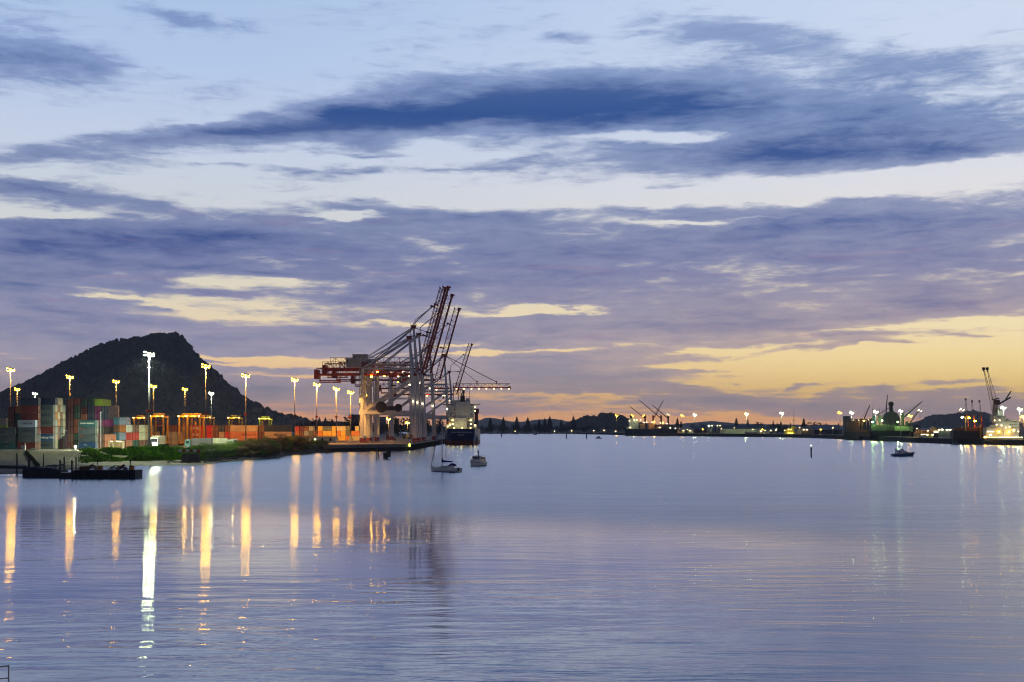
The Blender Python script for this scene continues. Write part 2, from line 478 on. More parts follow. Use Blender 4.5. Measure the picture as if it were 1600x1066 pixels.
# ------------------------------------------------------------------ land
def ground_mat():
    m, nt, o = new_mat('yard_and_shore')
    tc = nt.nodes.new('ShaderNodeTexCoord'); P = tc.outputs['Object']
    x, y, z = sep(nt, P)
    n = noise(nt, P, 0.12, 6.0, 0.65); nf = noise(nt, P, 1.1, 5.0, 0.7)
    sand = mixc(nt, nf.ss(0.3, 0.7), (0.05, 0.040, 0.032, 1), (0.19, 0.150, 0.115, 1))
    sand = mixc(nt, (n - 0.02).ss(0.44, 0.60) * 0.65, sand, (0.035, 0.03, 0.022, 1))
    wet = (z + (n - 0.5) * 0.3).ss(0.0, 0.30)
    sand = mixc(nt, wet, (0.030, 0.028, 0.026, 1), sand)
    soil = mixc(nt, nf.ss(0.35, 0.65), (0.04, 0.033, 0.022, 1), (0.10, 0.085, 0.05, 1))
    yard = mixc(nt, n.ss(0.35, 0.65), (0.10, 0.095, 0.09, 1), (0.19, 0.18, 0.165, 1))
    c = mixc(nt, (z + (nf - 0.5) * 1.6).ss(1.0, 1.9) * (x._m('ADD', (y - 400) * 0.45)).ss(-168.0, -150.0), sand, soil)
    c = mixc(nt, (z + (n - 0.5) * 0.2).ss(3.75, 3.9), c, yard)
    p = nt.nodes.new('ShaderNodeBsdfPrincipled'); nt.links.new(c.k, p.inputs['Base Color'])
    p.inputs['Roughness'].default_value = 0.85
    b = nt.nodes.new('ShaderNodeBump'); b.inputs['Distance'].default_value = 0.5; b.inputs['Strength'].default_value = 0.6
    nt.links.new(nf.k, b.inputs['Height']); nt.links.new(b.outputs[0], p.inputs['Normal'])
    nt.links.new(p.outputs[0], o.inputs['Surface'])
    return m


GM = ground_mat()
# shoreline of the terminal: photo column -> distance, beach width, bank width
SH = [(-400, 300, 60, 90), (-150, 305, 50, 90), (0, 322, 45, 80), (50, 328, 40, 70), (100, 350, 34, 46), (130, 366, 30, 26), (160, 380, 26, 18), (215, 393, 24, 12),
      (320, 400, 22, 11), (345, 436, 10, 10), (385, 461, 8, 10), (400, 470, 6, 10), (430, 490, 4, 10), (440, 533, 3, 9), (475, 565, 3, 8), (500, 600, 2, 6), (512, 606, 1.2, 5)]
def shore(px):
    for (a, b) in zip(SH, SH[1:]):
        if a[0] <= px <= b[0]:
            t = (px - a[0]) / (b[0] - a[0]); return tuple(a[k] + (b[k] - a[k]) * t for k in (1, 2, 3))
    return SH[-1][1:]
def ground_profile(px, D):
    D0, bw, kw = shore(px); t = D - D0
    if t < 0: return max(-3.0, t * 0.12)
    if t < bw: return 0.85 * t / bw
    if t < bw + kw:
        u = (t - bw) / kw; u = u * u * (3 - 2 * u) if kw < 40 else u
        return 0.85 + (3.95 - 0.85) * u
    return 4.0
def left_land():
    pxs = [-400 + 12.0 * i for i in range(33)] + [0 + 6.0 * i for i in range(86)]
    pxs = sorted(set([p for p in pxs if p <= 512] + [512]))
    V, Fc, rows = [], [], None
    for px in pxs:
        D0, bw, kw = shore(px)
        ds = [D0 - 26, D0 - 8, D0 - 2] + [D0 + bw * k / 6 for k in range(7)] + [D0 + bw + kw * k / 9 for k in range(1, 10)] + [D0 + bw + kw + 3, 620 if D0 + bw + kw + 3 < 600 else D0 + bw + kw + 20, 900, 1750]
        rows = len(ds)
        for D in ds:
            z = ground_profile(px, D); xx = X(px, D)
            if -1.0 < z < 3.9: z += (mn.noise(Vector((xx * 0.16, D * 0.16, 0))) * (0.75 if px > 130 and z > 1 else 0.35 if px > 130 else 0.9) + mn.noise(Vector((xx * 0.6, D * 0.6, 3))) * 0.12) * min(1, max(0, z + 0.15))
            V.append((xx, D, z))
    n = len(pxs)
    for i in range(n - 1):
        for j in range(rows - 1):
            a = i * rows + j; Fc.append((a, a + rows, a + rows + 1, a + 1))
    o = mesh_obj('ground', V, Fc, GM, smooth=True)
    tag(o, 'sandy beach and bank rising to the container yard', kind='structure')


left_land()

# ---- the wharf: deck edge runs away from the viewer under the cranes
WZ = 3.1
WP = [(X(505, 604), 604), (X(640, 649), 649), (-48.4, 873), (-46.0, 1300), (-46.0, 1720), (X(505, 1720), 1720)]
def wharf():
    b = MB(); top = [(x, y, WZ) for x, y in WP]; n = len(WP)
    t = thing('wharf', 'long concrete container wharf with dark face standing in the water', 'wharf')
    b.quad(*top)
    b.quad(*[(x, y, WZ - 1.4) for x, y in WP][::-1])
    for i in range(n - 1):
        (x0, y0), (x1, y1) = WP[i], WP[i + 1]
        b.quad((x0, y0, WZ - 1.4), (x1, y1, WZ - 1.4), (x1, y1, WZ), (x0, y0, WZ))
    b.build('deck', paint('wharf_deck', (0.17, 0.15, 0.14), 0.8, scale=0.08, var=0.35), t)
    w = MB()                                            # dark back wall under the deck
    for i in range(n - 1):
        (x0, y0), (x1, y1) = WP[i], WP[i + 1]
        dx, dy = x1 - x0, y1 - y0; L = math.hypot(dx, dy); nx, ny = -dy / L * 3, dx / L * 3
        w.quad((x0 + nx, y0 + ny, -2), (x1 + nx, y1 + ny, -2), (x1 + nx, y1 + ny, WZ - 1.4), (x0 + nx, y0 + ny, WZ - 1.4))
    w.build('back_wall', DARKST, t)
    pp, fp = [], []
    for i, st in ((0, 5.5), (1, 6.0), (2, 9.0)):
        (x0, y0), (x1, y1) = WP[i], WP[i + 1]
        L = math.hypot(x1 - x0, y1 - y0); k = int(L / st)
        for j in range(k + 1):
            q = j / k; xx, yy = x0 + (x1 - x0) * q, y0 + (y1 - y0) * q
            pp.append((xx - (1.0 if i else 0), yy + (0 if i else 1.2), 0))
            if i: fp.append((xx, yy, 0))
    m1 = MB().tube((0, 0, -2), (0, 0, WZ - 1.4), 0.45, n=8); m2 = MB().box(0.03, 0.5, -0.4, 0.4, -0.3, WZ - 0.25)
    for nm, m_, mt, ps in (('pile', m1, TIMB, pp), ('fender_post', m2, RUBBER, fp)):
        o = m_.build(nm, mt, t); o.location = ps[0]
        for p in ps[1:100]:
            c = o.copy(); col.objects.link(c); c.parent = t; c.location = p
    k = MB()
    for i in (0, 1, 2):
        (x0, y0), (x1, y1) = WP[i], WP[i + 1]
        k.beam((x0 - 0.25, y0 + 0.25, WZ + 0.15), (x1 - 0.25, y1 + 0.25, WZ + 0.15), 0.35, 0.3)
    k.build('kerb', CONC, t)
    r = MB()
    for xx in (-54.6, -83.6): r.box(xx - 0.15, xx + 0.15, 660, 1250, WZ + 0.004, WZ + 0.12)
    r.build('crane_rails', DARKST, t)
    m = MB(); m.tube((-52.4, 650.2, WZ + 0.0), (-52.4, 650.2, WZ + 0.5), 0.12); m.build('corner_lamp_post', GREYST, t)
    q = MB(); q.box(-52.2, -51.6, 648.3, 648.6, WZ - 1.1, WZ + 0.3); q.build('corner_lamp', glow('corner_lens', (0.9, 1.0, 0.1), 9), t)


wharf()

# ---- land on the far and right side of the harbour
RS = [(640, 2240), (740, 2230), (880, 2190), (960, 1900), (1000, 1745), (1060, 1640), (1130, 1560), (1200, 1500), (1260, 1400), (1315, 1240), (1430, 975), (1486, 900), (1600, 830), (1900, 620)]
def shore_r(px):
    for a, b in zip(RS, RS[1:]):
        if a[0] <= px <= b[0]: return a[1] + (b[1] - a[1]) * (px - a[0]) / (b[0] - a[0])
    return RS[-1][1]
def right_land():
    V, Fc = [], []
    pxs = [640 + 10 * i for i in range(127)]
    for px in pxs:
        D = shore_r(px); z = 1.2 if px < 880 else min(3.6, 1.2 + (px - 880) * 0.03)
        for dd, zz in ((0, -2), (0.05, z), (500, z), (6000, z + 4)):
            V.append((X(px, D + 0) if dd < 600 else X(px, D + dd), D + dd, zz))
    for i in range(len(pxs) - 1):
        for j in range(3):
            a = i * 4 + j; Fc.append((a, a + 4, a + 5, a + 1))
    # keep columns radial
    for i, px in enumerate(pxs):
        for j in range(4):
            x, y, z = V[i * 4 + j]; V[i * 4 + j] = (X(px, y), y, z)
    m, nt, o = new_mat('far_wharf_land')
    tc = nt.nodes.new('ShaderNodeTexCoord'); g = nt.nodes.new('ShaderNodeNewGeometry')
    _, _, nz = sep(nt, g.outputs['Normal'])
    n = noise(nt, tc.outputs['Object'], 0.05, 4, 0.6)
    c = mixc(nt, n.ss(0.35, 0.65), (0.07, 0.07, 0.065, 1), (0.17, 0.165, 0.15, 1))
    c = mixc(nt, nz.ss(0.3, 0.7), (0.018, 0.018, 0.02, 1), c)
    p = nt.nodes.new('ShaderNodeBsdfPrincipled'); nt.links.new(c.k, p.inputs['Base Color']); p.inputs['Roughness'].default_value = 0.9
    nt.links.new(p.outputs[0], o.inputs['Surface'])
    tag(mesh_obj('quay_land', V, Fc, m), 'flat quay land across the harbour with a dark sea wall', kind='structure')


right_land()

# ---- hills
def hill_mat(name, a, b, grass=None):
    m, nt, o = new_mat(name)
    tc = nt.nodes.new('ShaderNodeTexCoord'); P = tc.outputs['Object']
    n = noise(nt, P, 0.03, 6.0, 0.7); nb = noise(nt, P, 0.006, 5.0, 0.6)
    c = mixc(nt, n.ss(0.35, 0.65), a, b)
    if grass:
        x, y, z = sep(nt, P)
        g = (nb + (x + 600.0) * 0.0004 - (z - 60) * 0.0035).ss(0.50, 0.62)
        c = mixc(nt, g, c, grass)
    p = nt.nodes.new('ShaderNodeBsdfPrincipled'); nt.links.new(c.k, p.inputs['Base Color']); p.inputs['Roughness'].default_value = 0.9
    p.inputs['Specular IOR Level'].default_value = 0.1
    nt.links.new(p.outputs[0], o.inputs['Surface'])
    return m


def hill(name, label, prof, D, depth, step, mat, bump, foot=2.0, drop=0.5):
    xs0, xs1 = X(prof[0][0], D), X(prof[-1][0], D)
    pts = [(X(px, D), Z(py, D)) for px, py in prof]
    def ridge(x):
        for (a, za), (b, zb) in zip(pts, pts[1:]):
            if a <= x <= b: return za + (zb - za) * (x - a) / (b - a)
        return pts[0][1] if x < pts[0][0] else pts[-1][1]
    nx = int((xs1 - xs0) / step); ny = int(2 * depth / (step * 1.6))
    V, Fc = [], []
    for i in range(nx + 1):
        x = xs0 + (xs1 - xs0) * i / nx; r = ridge(x)
        for j in range(ny + 1):
            t = -1 + 2 * j / ny
            big = mn.fractal(Vector((x * 0.006, t * 1.6, D * 0.01)), 0.9, 2.0, 4)
            tt = min(1.0, abs(t) * (1 + 0.22 * big)); f = (1 - tt ** 1.35); r0 = r
            z = foot + (r - 1.05 * bump - foot) * f
            q = Vector((x / bump * 0.30, t * depth / bump * 0.30, 1.7))
            z += (abs(mn.noise(q)) * 1.0 + mn.noise(q * 2.3) * 0.55 + mn.noise(q * 5.1) * 0.3) * bump * min(1, f * 4)
            z += big * 9.0 * (r / 230.0) * f * (1 - f) * 4 * drop
            V.append((x, D + t * depth, z))
    for i in range(nx):
        for j in range(ny):
            a = i * (ny + 1) + j; Fc.append((a, a + ny + 1, a + ny + 2, a + 1))
    o = mesh_obj(name, V, Fc, mat, smooth=False)
    tag(o, label, kind='structure')
    return V, nx, ny


HV = hill('hill', 'steep dark volcanic cone covered in bush with grassy lower slope',
     [(-230, 668), (-120, 652), (-40, 634), (0, 624.6), (25, 609), (43, 600.5), (61, 591), (83, 581), (99, 570), (116, 560), (132, 555), (149, 543), (167, 537), (187, 532), (203, 531), (215, 528), (236, 523), (256, 522), (274, 522), (283, 527), (294, 540), (301, 551), (311, 560), (327, 573), (337, 583), (349, 598), (362, 606), (375, 617), (387, 626), (403, 632), (428, 643), (450, 648), (471, 653), (481, 658), (520, 661), (600, 666), (700, 669)],
     3200, 420, 5.5, hill_mat('bush_hillside', (0.020, 0.030, 0.024, 1), (0.065, 0.078, 0.050, 1), (0.17, 0.135, 0.075, 1)), 4.0)  # bush tones lifted to stand in for thicker haze
LV = hill('low_hill', 'low wooded hill behind the pines across the water',
     [(880, 669), (885, 666), (890, 660), (902, 657), (915, 651.5), (935, 652), (940, 647.5), (954, 646.5), (963, 649.5), (972, 650.5), (980, 656), (993, 661), (1010, 664), (1040, 668)],
     4200, 260, 6.5, hill_mat('low_bush', (0.010, 0.014, 0.012, 1), (0.030, 0.038, 0.026, 1)), 5.5)
KV = hill('knoll', 'bluff of dark bush behind the log ship',
     [(1410, 670), (1424, 668), (1430, 669.5), (1437, 667), (1441, 664), (1448, 657), (1456, 652), (1468, 649), (1487, 649), (1488, 647), (1500, 647), (1510, 645), (1520, 643.5), (1529, 645), (1537, 651), (1550, 658), (1583, 668), (1610, 668), (1700, 664), (1800, 670)],
     6000, 520, 11.0, hill_mat('bluff_bush', (0.016, 0.022, 0.020, 1), (0.045, 0.055, 0.045, 1)), 7.0)
hill('far_range', 'pale distant mountain range on the horizon',
     [(690, 668), (720, 662), (750, 656), (761, 651), (776, 653.6), (800, 658), (818, 658), (831, 656), (844, 654.4), (867, 653.6), (880, 656), (900, 661), (960, 664), (1060, 662), (1110, 657), (1150, 661), (1300, 664), (1600, 662), (1800, 668)],
     9200, 900, 26.0, hill_mat('range_bush', (0.03, 0.04, 0.035, 1), (0.06, 0.07, 0.055, 1)), 6.0, drop=0.2)


def canopy(V, nx, ny, n, r0, r1, mat, label, seed, keep=None):
    rr = random.Random(seed); b = MB()
    while n > 0:
        i, j = rr.randrange(nx), rr.randrange(int(ny * .62)); p = V[i * (ny + 1) + j]
        if keep and not keep(p, rr): n -= 1; continue
        r = rr.uniform(r0, r1); k = len(b.v); h = r * rr.uniform(.8, 1.5)
        cx, cy, cz = p[0] + rr.uniform(-4, 4), p[1], p[2] + h * .25
        m = 6; a0 = rr.random() * 6
        for q, zz in ((.75, -.5), (1.0, .15), (.6, .75)):
            for e in range(m):
                a = a0 + 6.283 * e / m; f = rr.uniform(.75, 1.2); b.v.append((cx + r * q * f * math.cos(a), cy + r * q * f * math.sin(a), cz + h * zz * rr.uniform(.85, 1.15)))
        b.v.append((cx, cy, cz + h))
        for l in range(2):
            for e in range(m): b.f.append((k + l * m + e, k + l * m + (e + 1) % m, k + (l + 1) * m + (e + 1) % m, k + (l + 1) * m + e)); b.mi.append(0)
        for e in range(m): b.f.append((k + 2 * m + e, k + 2 * m + (e + 1) % m, k + 3 * m)); b.mi.append(0)
        n -= 1
    tag(b.build('wood', mat), label, 'wood', kind='stuff')


canopy(*HV, 15000, 2.6, 5.8, hill_mat('canopy_green', (0.020, 0.032, 0.030, 1), (0.062, 0.080, 0.064, 1)), 'bush covering the volcanic cone', 21,  # blue green lift in the leaf colour replaces denser haze
       lambda p, r: not (p[2] < 95 and p[0] > -1010 and mn.noise(Vector((p[0] * .008, p[2] * .02, 2))) > -.12 and r.random() > .12))
canopy(*LV, 2600, 3.0, 6.5, hill_mat('canopy_low', (0.008, 0.012, 0.010, 1), (0.028, 0.036, 0.024, 1)), 'bush covering the low hill', 22)
canopy(*KV, 3500, 4.5, 9.0, hill_mat('canopy_bluff', (0.014, 0.020, 0.018, 1), (0.042, 0.052, 0.042, 1)), 'bush covering the bluff', 23)
# ------------------------------------------------------------------ containers
CC = {'grey': (0.070, 0.095, 0.125), 'light grey': (0.30, 0.33, 0.34), 'navy': (0.020, 0.035, 0.085), 'blue': (0.020, 0.075, 0.21), 'maroon': (0.12, 0.022, 0.025),
      'brown': (0.16, 0.055, 0.035), 'rust red': (0.26, 0.070, 0.035), 'orange': (0.55, 0.17, 0.03), 'teal': (0.02, 0.085, 0.11), 'dark green': (0.018, 0.07, 0.055),
      'cream': (0.50, 0.45, 0.32), 'tan': (0.48, 0.34, 0.24), 'red': (0.52, 0.03, 0.025), 'yellow': (0.66, 0.42, 0.06), 'lime': (0.42, 0.66, 0.05), 'purple': (0.17, 0.012, 0.12),
      'pink': (0.70, 0.13, 0.27), 'salmon': (0.55, 0.21, 0.13), 'pale blue': (0.30, 0.38, 0.55), 'sea blue': (0.03, 0.17, 0.27), 'white': (0.68, 0.68, 0.64), 'black': (0.015, 0.014, 0.018)}
_cm = {}
DOORBAR = paint('door_bar', (0.4, 0.4, 0.4), 0.5)


def cont_mesh(color, L, Hh):
    k = (color, L, Hh)
    if k in _cm: return _cm[k]
    m = paint('container_' + color.replace(' ', '_'), CC[color], 0.55, var=0.28, scale=0.35)
    W = 2.44; b = MB(); x, y = L / 2, W / 2; e = 0.12
    for sx in (-1, 1):                                   # corner posts, rails
        for sy in (-1, 1):
            b.box(min(sx * x, sx * (x - .16)), max(sx * x, sx * (x - .16)), min(sy * y, sy * (y - .16)), max(sy * y, sy * (y - .16)), 0.02, Hh - 0.02)
    for sy in (-1, 1):
        a0, a1 = sorted((sy * y * .996, sy * (y - e)))
        b.box(-x + .16, x - .16, a0, a1, 0.04, 0.2); b.box(-x + .16, x - .16, a0, a1, Hh - .16, Hh - .04)
    n = int(L / 0.56)                                    # pressed side panels
    for sy in (-1, 1):
        pts = []
        for i in range(n * 2 + 1):
            d = 0.035 if (i // 1) % 2 else 0.075
            pts.append((-x + .16 + (L - .32) * i / (n * 2), sy * (y - d)))
        for p, q in zip(pts, pts[1:]):
            qd = [(p[0], p[1], .2), (q[0], q[1], .2), (q[0], q[1], Hh - .16), (p[0], p[1], Hh - .16)]
            b.quad(*(qd if sy < 0 else qd[::-1]))
    b.quad((-x + .05, -y + .05, Hh - .05), (x - .05, -y + .05, Hh - .05), (x - .05, y - .05, Hh - .05), (-x + .05, y - .05, Hh - .05))
    b.quad((-x + .05, -y + .05, .1), (-x + .05, y - .05, .1), (x - .05, y - .05, .1), (x - .05, -y + .05, .1))
    b.box(-x + .03, -x + .10, -y + .16, y - .16, .06, Hh - .06)
    body = b; _cm[k] = (body, m, {})
    return _cm[k]


def door_mb(L, Hh):
    b = MB(); x = L / 2; y = 1.22
    b.box(x - .10, x - .03, -y + .16, -0.01, .06, Hh - .06); b.box(x - .10, x - .03, 0.01, y - .16, .06, Hh - .06)
    b.mat(1)
    for yy in (-.85, -.38, .38, .85): b.tube((x - .01, yy, .1), (x - .01, yy, Hh - .1), 0.035, n=5)
    return b


_proto = {}
def container(color, x, y, z, label, L=6.06, Hh=2.59, rz=0.0, group='stacked shipping containers', text=None):
    k = (color, L, Hh)
    if k not in _proto:
        body, m, _ = cont_mesh(color, L, Hh)
        o = body.build('shipping_container', m)
        d = door_mb(L, Hh).build('door', [m, DOORBAR], o)
        _proto[k] = (o.data, d.data); first = o; dd = d
    else:
        first = bpy.data.objects.new('shipping_container', _proto[k][0]); col.objects.link(first)
        dd = bpy.data.objects.new('door', _proto[k][1]); col.objects.link(dd); dd.parent = first
    solo(first, label, 'container', group, (x, y, z), rz)
    if text:
        for t in (text if isinstance(text, list) else [text]):
            s, size, c, ox, oz = t[:5]
            o = letters('lettering', s, size, paint('lettering_' + c.replace(' ', '_'), CC.get(c, (.6, .6, .6)), .6, var=.05), first, (ox, -1.22 - 0.0, Hh / 2 + oz), (math.radians(90), 0, 0), shear=0.35 if s == 'Hamburg Süd' else 0.0, off=0.012)
    return first


TIER = ['bottom', 'second', 'third', 'fourth', 'fifth', 'sixth', 'seventh']
ORD = ['first', 'second', 'third', 'fourth', 'fifth', 'sixth', 'seventh', 'eighth', 'ninth', 'tenth', 'eleventh', 'twelfth', 'thirteenth', 'fourteenth', 'fifteenth', 'sixteenth', 'seventeenth', 'eighteenth', 'nineteenth', 'twentieth', 'twenty-first', 'twenty-second', 'twenty-third', 'twenty-fourth', 'twenty-fifth', 'twenty-sixth', 'twenty-seventh', 'twenty-eighth', 'twenty-ninth', 'thirtieth']
rnd = random.Random(11)
MAE = [('MAERSK', 0.95, 'navy', 0.55, 0), ('*', 1.6, 'sea blue', -2.1, -0.25)]


def side_stack(cx_px, D, cols, where, L=6.06, Hh=2.59, dz=0.0, base=4.0, texts=None):
    """stack whose long sides face the viewer; cols bottom to top"""
    for i, c in enumerate(cols):
        t = (texts or {}).get(i)
        container(c, X(cx_px, D) + rnd.uniform(-.06, .06), D, base + i * (Hh + 0.01), f'{c} container side on, {TIER[i]} tier, {where}', L, Hh, text=t)


def end_stack(cx_px, D, cols, where, L=6.06, Hh=2.59, base=4.0, rot=-90):
    zc = base
    for i, c in enumerate(cols):
        H1 = Hh if Hh > 2.7 or rnd.random() < .72 else 2.9
        zz = zc; zc += H1 + .01
        container(c, X(cx_px, D) + rnd.uniform(-.05, .05), D + L / 2 + rnd.uniform(-.05, .05), zz, f'{c} container end on, {TIER[i]} tier, {where}', L, H1, math.radians(rot))


# front left: three low, then the step up to seven
side_stack(12, 450, ['teal', 'grey', 'grey'], 'low stack at far left of the yard', texts={0: ('<>', 0.8, 'red', 0.3, 0)})
side_stack(43.5, 450, ['maroon', 'grey', 'grey', 'pale blue'], 'front of the second stack from far left', texts={2: MAE, 3: MAE})
side_stack(48.3, 453.2, ['brown', 'grey', 'maroon', 'maroon', 'maroon', 'maroon', 'navy'], 'back of the second stack from far left', texts={6: ('*', 1.5, 'sea blue', -2.2, -.2)})
# tall block whose door ends catch the flood lamp: five rows deep
rowcols = [(['grey', 'blue', 'maroon', 'grey', 'grey', 'grey'], {0: MAE, 1: ('Hamburg Süd', 1.1, 'white', 0.3, 0), 2: ('I', 1.1, 'cream', -2.3, 0), 3: MAE, 4: MAE, 5: MAE}),
           (['cream', 'tan', 'light grey', 'light grey', 'orange', 'cream', 'navy'], None), (['dark green', 'maroon', 'brown', 'orange', 'cream', 'rust red', 'tan'], None),
           (['maroon', 'teal', 'teal', 'dark green', 'rust red', 'cream', 'cream'], None), (['cream', 'cream', 'cream', 'tan', 'cream', 'light grey'], None)]
for r, (cs, tx) in enumerate(rowcols):
    for i, c in enumerate(cs):
        container(c, X(69.2, 457) + rnd.uniform(-.04, .04), 458.3 + r * 2.62, 4.0 + (0 if i == 0 else .31) + i * 2.60, f'{c} container on {TIER[i]} tier, {ORD[r]} row back, tall block by flood lamp', text=(tx or {}).get(i), Hh=2.9 if i == 0 else 2.59)
container('navy', X(69.2, 457) + .2, 459.9, 4.0 + 7 * 2.60 - 2.60, 'navy container on top of the tall grey fronted block', text=('I', 1.1, 'pale blue', -2.3, 0)) if False else None
# ochre lit ends seen over the low stack, far left
end_stack(17.4, 505, ['brown', 'brown', 'brown', 'brown', 'rust red', 'rust red'], 'left column behind the low stack')
end_stack(28.6, 505, ['brown', 'dark green', 'maroon', 'dark green', 'dark green', 'orange'], 'right column behind the low stack')
end_stack(4.5, 530, ['cream', 'cream', 'lime', 'cream'], 'column standing in for a lit cabin, far left')  # pale containers added in place of a lit site cabin
# dark block of end-on containers
cols = [['maroon', 'brown', 'maroon', 'maroon', 'maroon', 'maroon', 'rust red'], ['dark green', 'dark green', 'rust red', 'rust red', 'dark green', 'dark green', 'rust red'],
        ['brown', 'maroon', 'maroon', 'rust red', 'rust red', 'maroon', 'dark green'], ['navy', 'maroon', 'navy', 'navy', 'navy', 'navy', 'dark green'],
        ['maroon', 'navy', 'purple', 'purple', 'purple', 'purple', 'lime'], ['rust red', 'brown', 'black', 'purple', 'navy', 'navy']]
for k, cs in enumerate(cols):
    end_stack(110 + 10.7 * k, 483, cs, f'{ORD[k]} column, dark block behind the flood lamp', L=12.19)
end_stack(174.0, 492, ['tan', 'salmon', 'pink', 'salmon', 'tan', 'tan'], 'seventh column, dark block behind the flood lamp')
side_stack(137.5, 460, ['blue', 'grey', 'grey', 'teal'], 'front row beside the flood lamp', texts={3: ('CHINA SHIPPING', 0.66, 'white', 0.1, 0.1), 1: ('OOCL', .45, 'red', -1.9, .75), 2: ('OOCL', .45, 'red', -1.9, .75), 0: ('CMA', .5, 'white', -.6, .2)})
for r, cs in enumerate((['cream', 'cream', 'cream', 'cream'], ['tan', 'cream', 'cream', 'cream'])):
    side_stack(138.2 + r * 0.6, 463 + r * 2.7, cs, f'{ORD[r + 1]} row back of the blue and grey front stack')
end_stack(158, 474, ['brown', 'brown', 'black'], 'short column right of the grey front stack')
end_stack(168.5, 474, ['salmon', 'salmon'], 'short orange column left of the lit cabin')
# colourful block, high cubes
W4 = [(181.5, ['tan', 'sea blue', 'brown', 'sea blue'], 'first'), (191.5, ['rust red', 'pale blue', 'orange', 'pale blue'], 'second'), (201.8, ['salmon', 'red', 'white'], 'third'),
      (212, ['dark green', 'red', 'brown'], 'fourth'), (222.2, ['brown', 'cream', 'cream'], 'fifth')]
for px, cs, w_ in W4:
    end_stack(px, 490, cs, f'{w_} column, colourful block near the white mast', Hh=2.9)
end_stack(171.5, 506, ['salmon', 'salmon', 'salmon', 'orange'], 'orange topped column by the colourful block', Hh=2.9)
# long wall of containers, three high
D1 = 575
seq = [('e', 236, ['brown', 'cream', 'cream']), ('e', 245.2, ['tan', 'tan', 'navy']), ('e', 254.4, ['cream', 'navy', 'navy']), ('e', 263.6, ['tan', 'cream', 'rust red']), ('e', 272.8, ['cream', 'cream', 'rust red']), ('e', 282, ['cream', 'tan', 'brown']), ('e', 291.2, ['maroon', 'brown', 'rust red']),
       ('s', 315, ['red', 'red', 'red'], 10.0, {2: ('ONE', 1.7, 'white', -2.6, 0), 1: ('ONE', 1.7, 'white', -2.6, 0)}), ('e', 337, ['rust red', 'brown', 'brown']), ('e', 346.2, ['brown', 'tan', 'navy']), ('e', 355.4, ['maroon', 'red', 'brown']),
       ('s', 382, ['salmon', 'salmon', 'tan'], 12.19, {1: ('HAMBURG SÜD', 1.0, 'maroon', 2.2, 0)}), ('e', 408.5, ['brown', 'maroon', 'brown']), ('s', 435, ['maroon', 'tan', 'navy'], 12.19, {1: [('MAERSK', 1.6, 'navy', 1.2, 0), ('*', 2.4, 'pale blue', -4.2, -.4)]})]
for k, q in enumerate(seq):
    if q[0] == 'e': end_stack(q[1], D1, q[2], f'{ORD[k]} column of the long wall behind the trucks', Hh=2.9)
    else: side_stack(q[1], D1, q[2], f'{ORD[k]} column of the long wall behind the trucks', L=q[3], Hh=2.9, texts=q[4])
for px, cs in ((228, ['rust red', 'orange', 'cream']),): end_stack(px, 560, cs, 'column right behind the white mast', Hh=2.9)
# second wall under the sodium masts toward the cranes
D2 = 730; pcs = ['yellow', 'cream', 'salmon', 'orange', 'cream', 'yellow', 'white', 'rust red']
px = 464.0; k = 0
while px < 562:
    gap = abs(px - 496) < 3.5
    n = 2 if gap else 3
    c3 = []
    for t_ in range(n):
        if px < 470: c = ['salmon', 'orange', 'red'][t_]
        elif px < 478: c = rnd.choice(['brown', 'maroon'])
        elif px < 495: c = rnd.choice(['salmon', 'brown', 'grey', 'orange', 'light grey'])
        elif px < 540: c = rnd.choice(['yellow', 'yellow', 'cream', 'orange', 'grey'] if t_ == 2 else ['yellow', 'yellow', 'orange'])
        else: c = rnd.choice(['white', 'cream', 'yellow', 'orange', 'grey'])
        c3.append(c)
    if 497 < px < 560 and k % 2 == 0 and px > 548: c3 = c3[:2]
    end_stack(px, D2, c3, f'{ORD[k]} column, amber lit wall toward the cranes', Hh=2.8)
    px += 7.25; k += 1


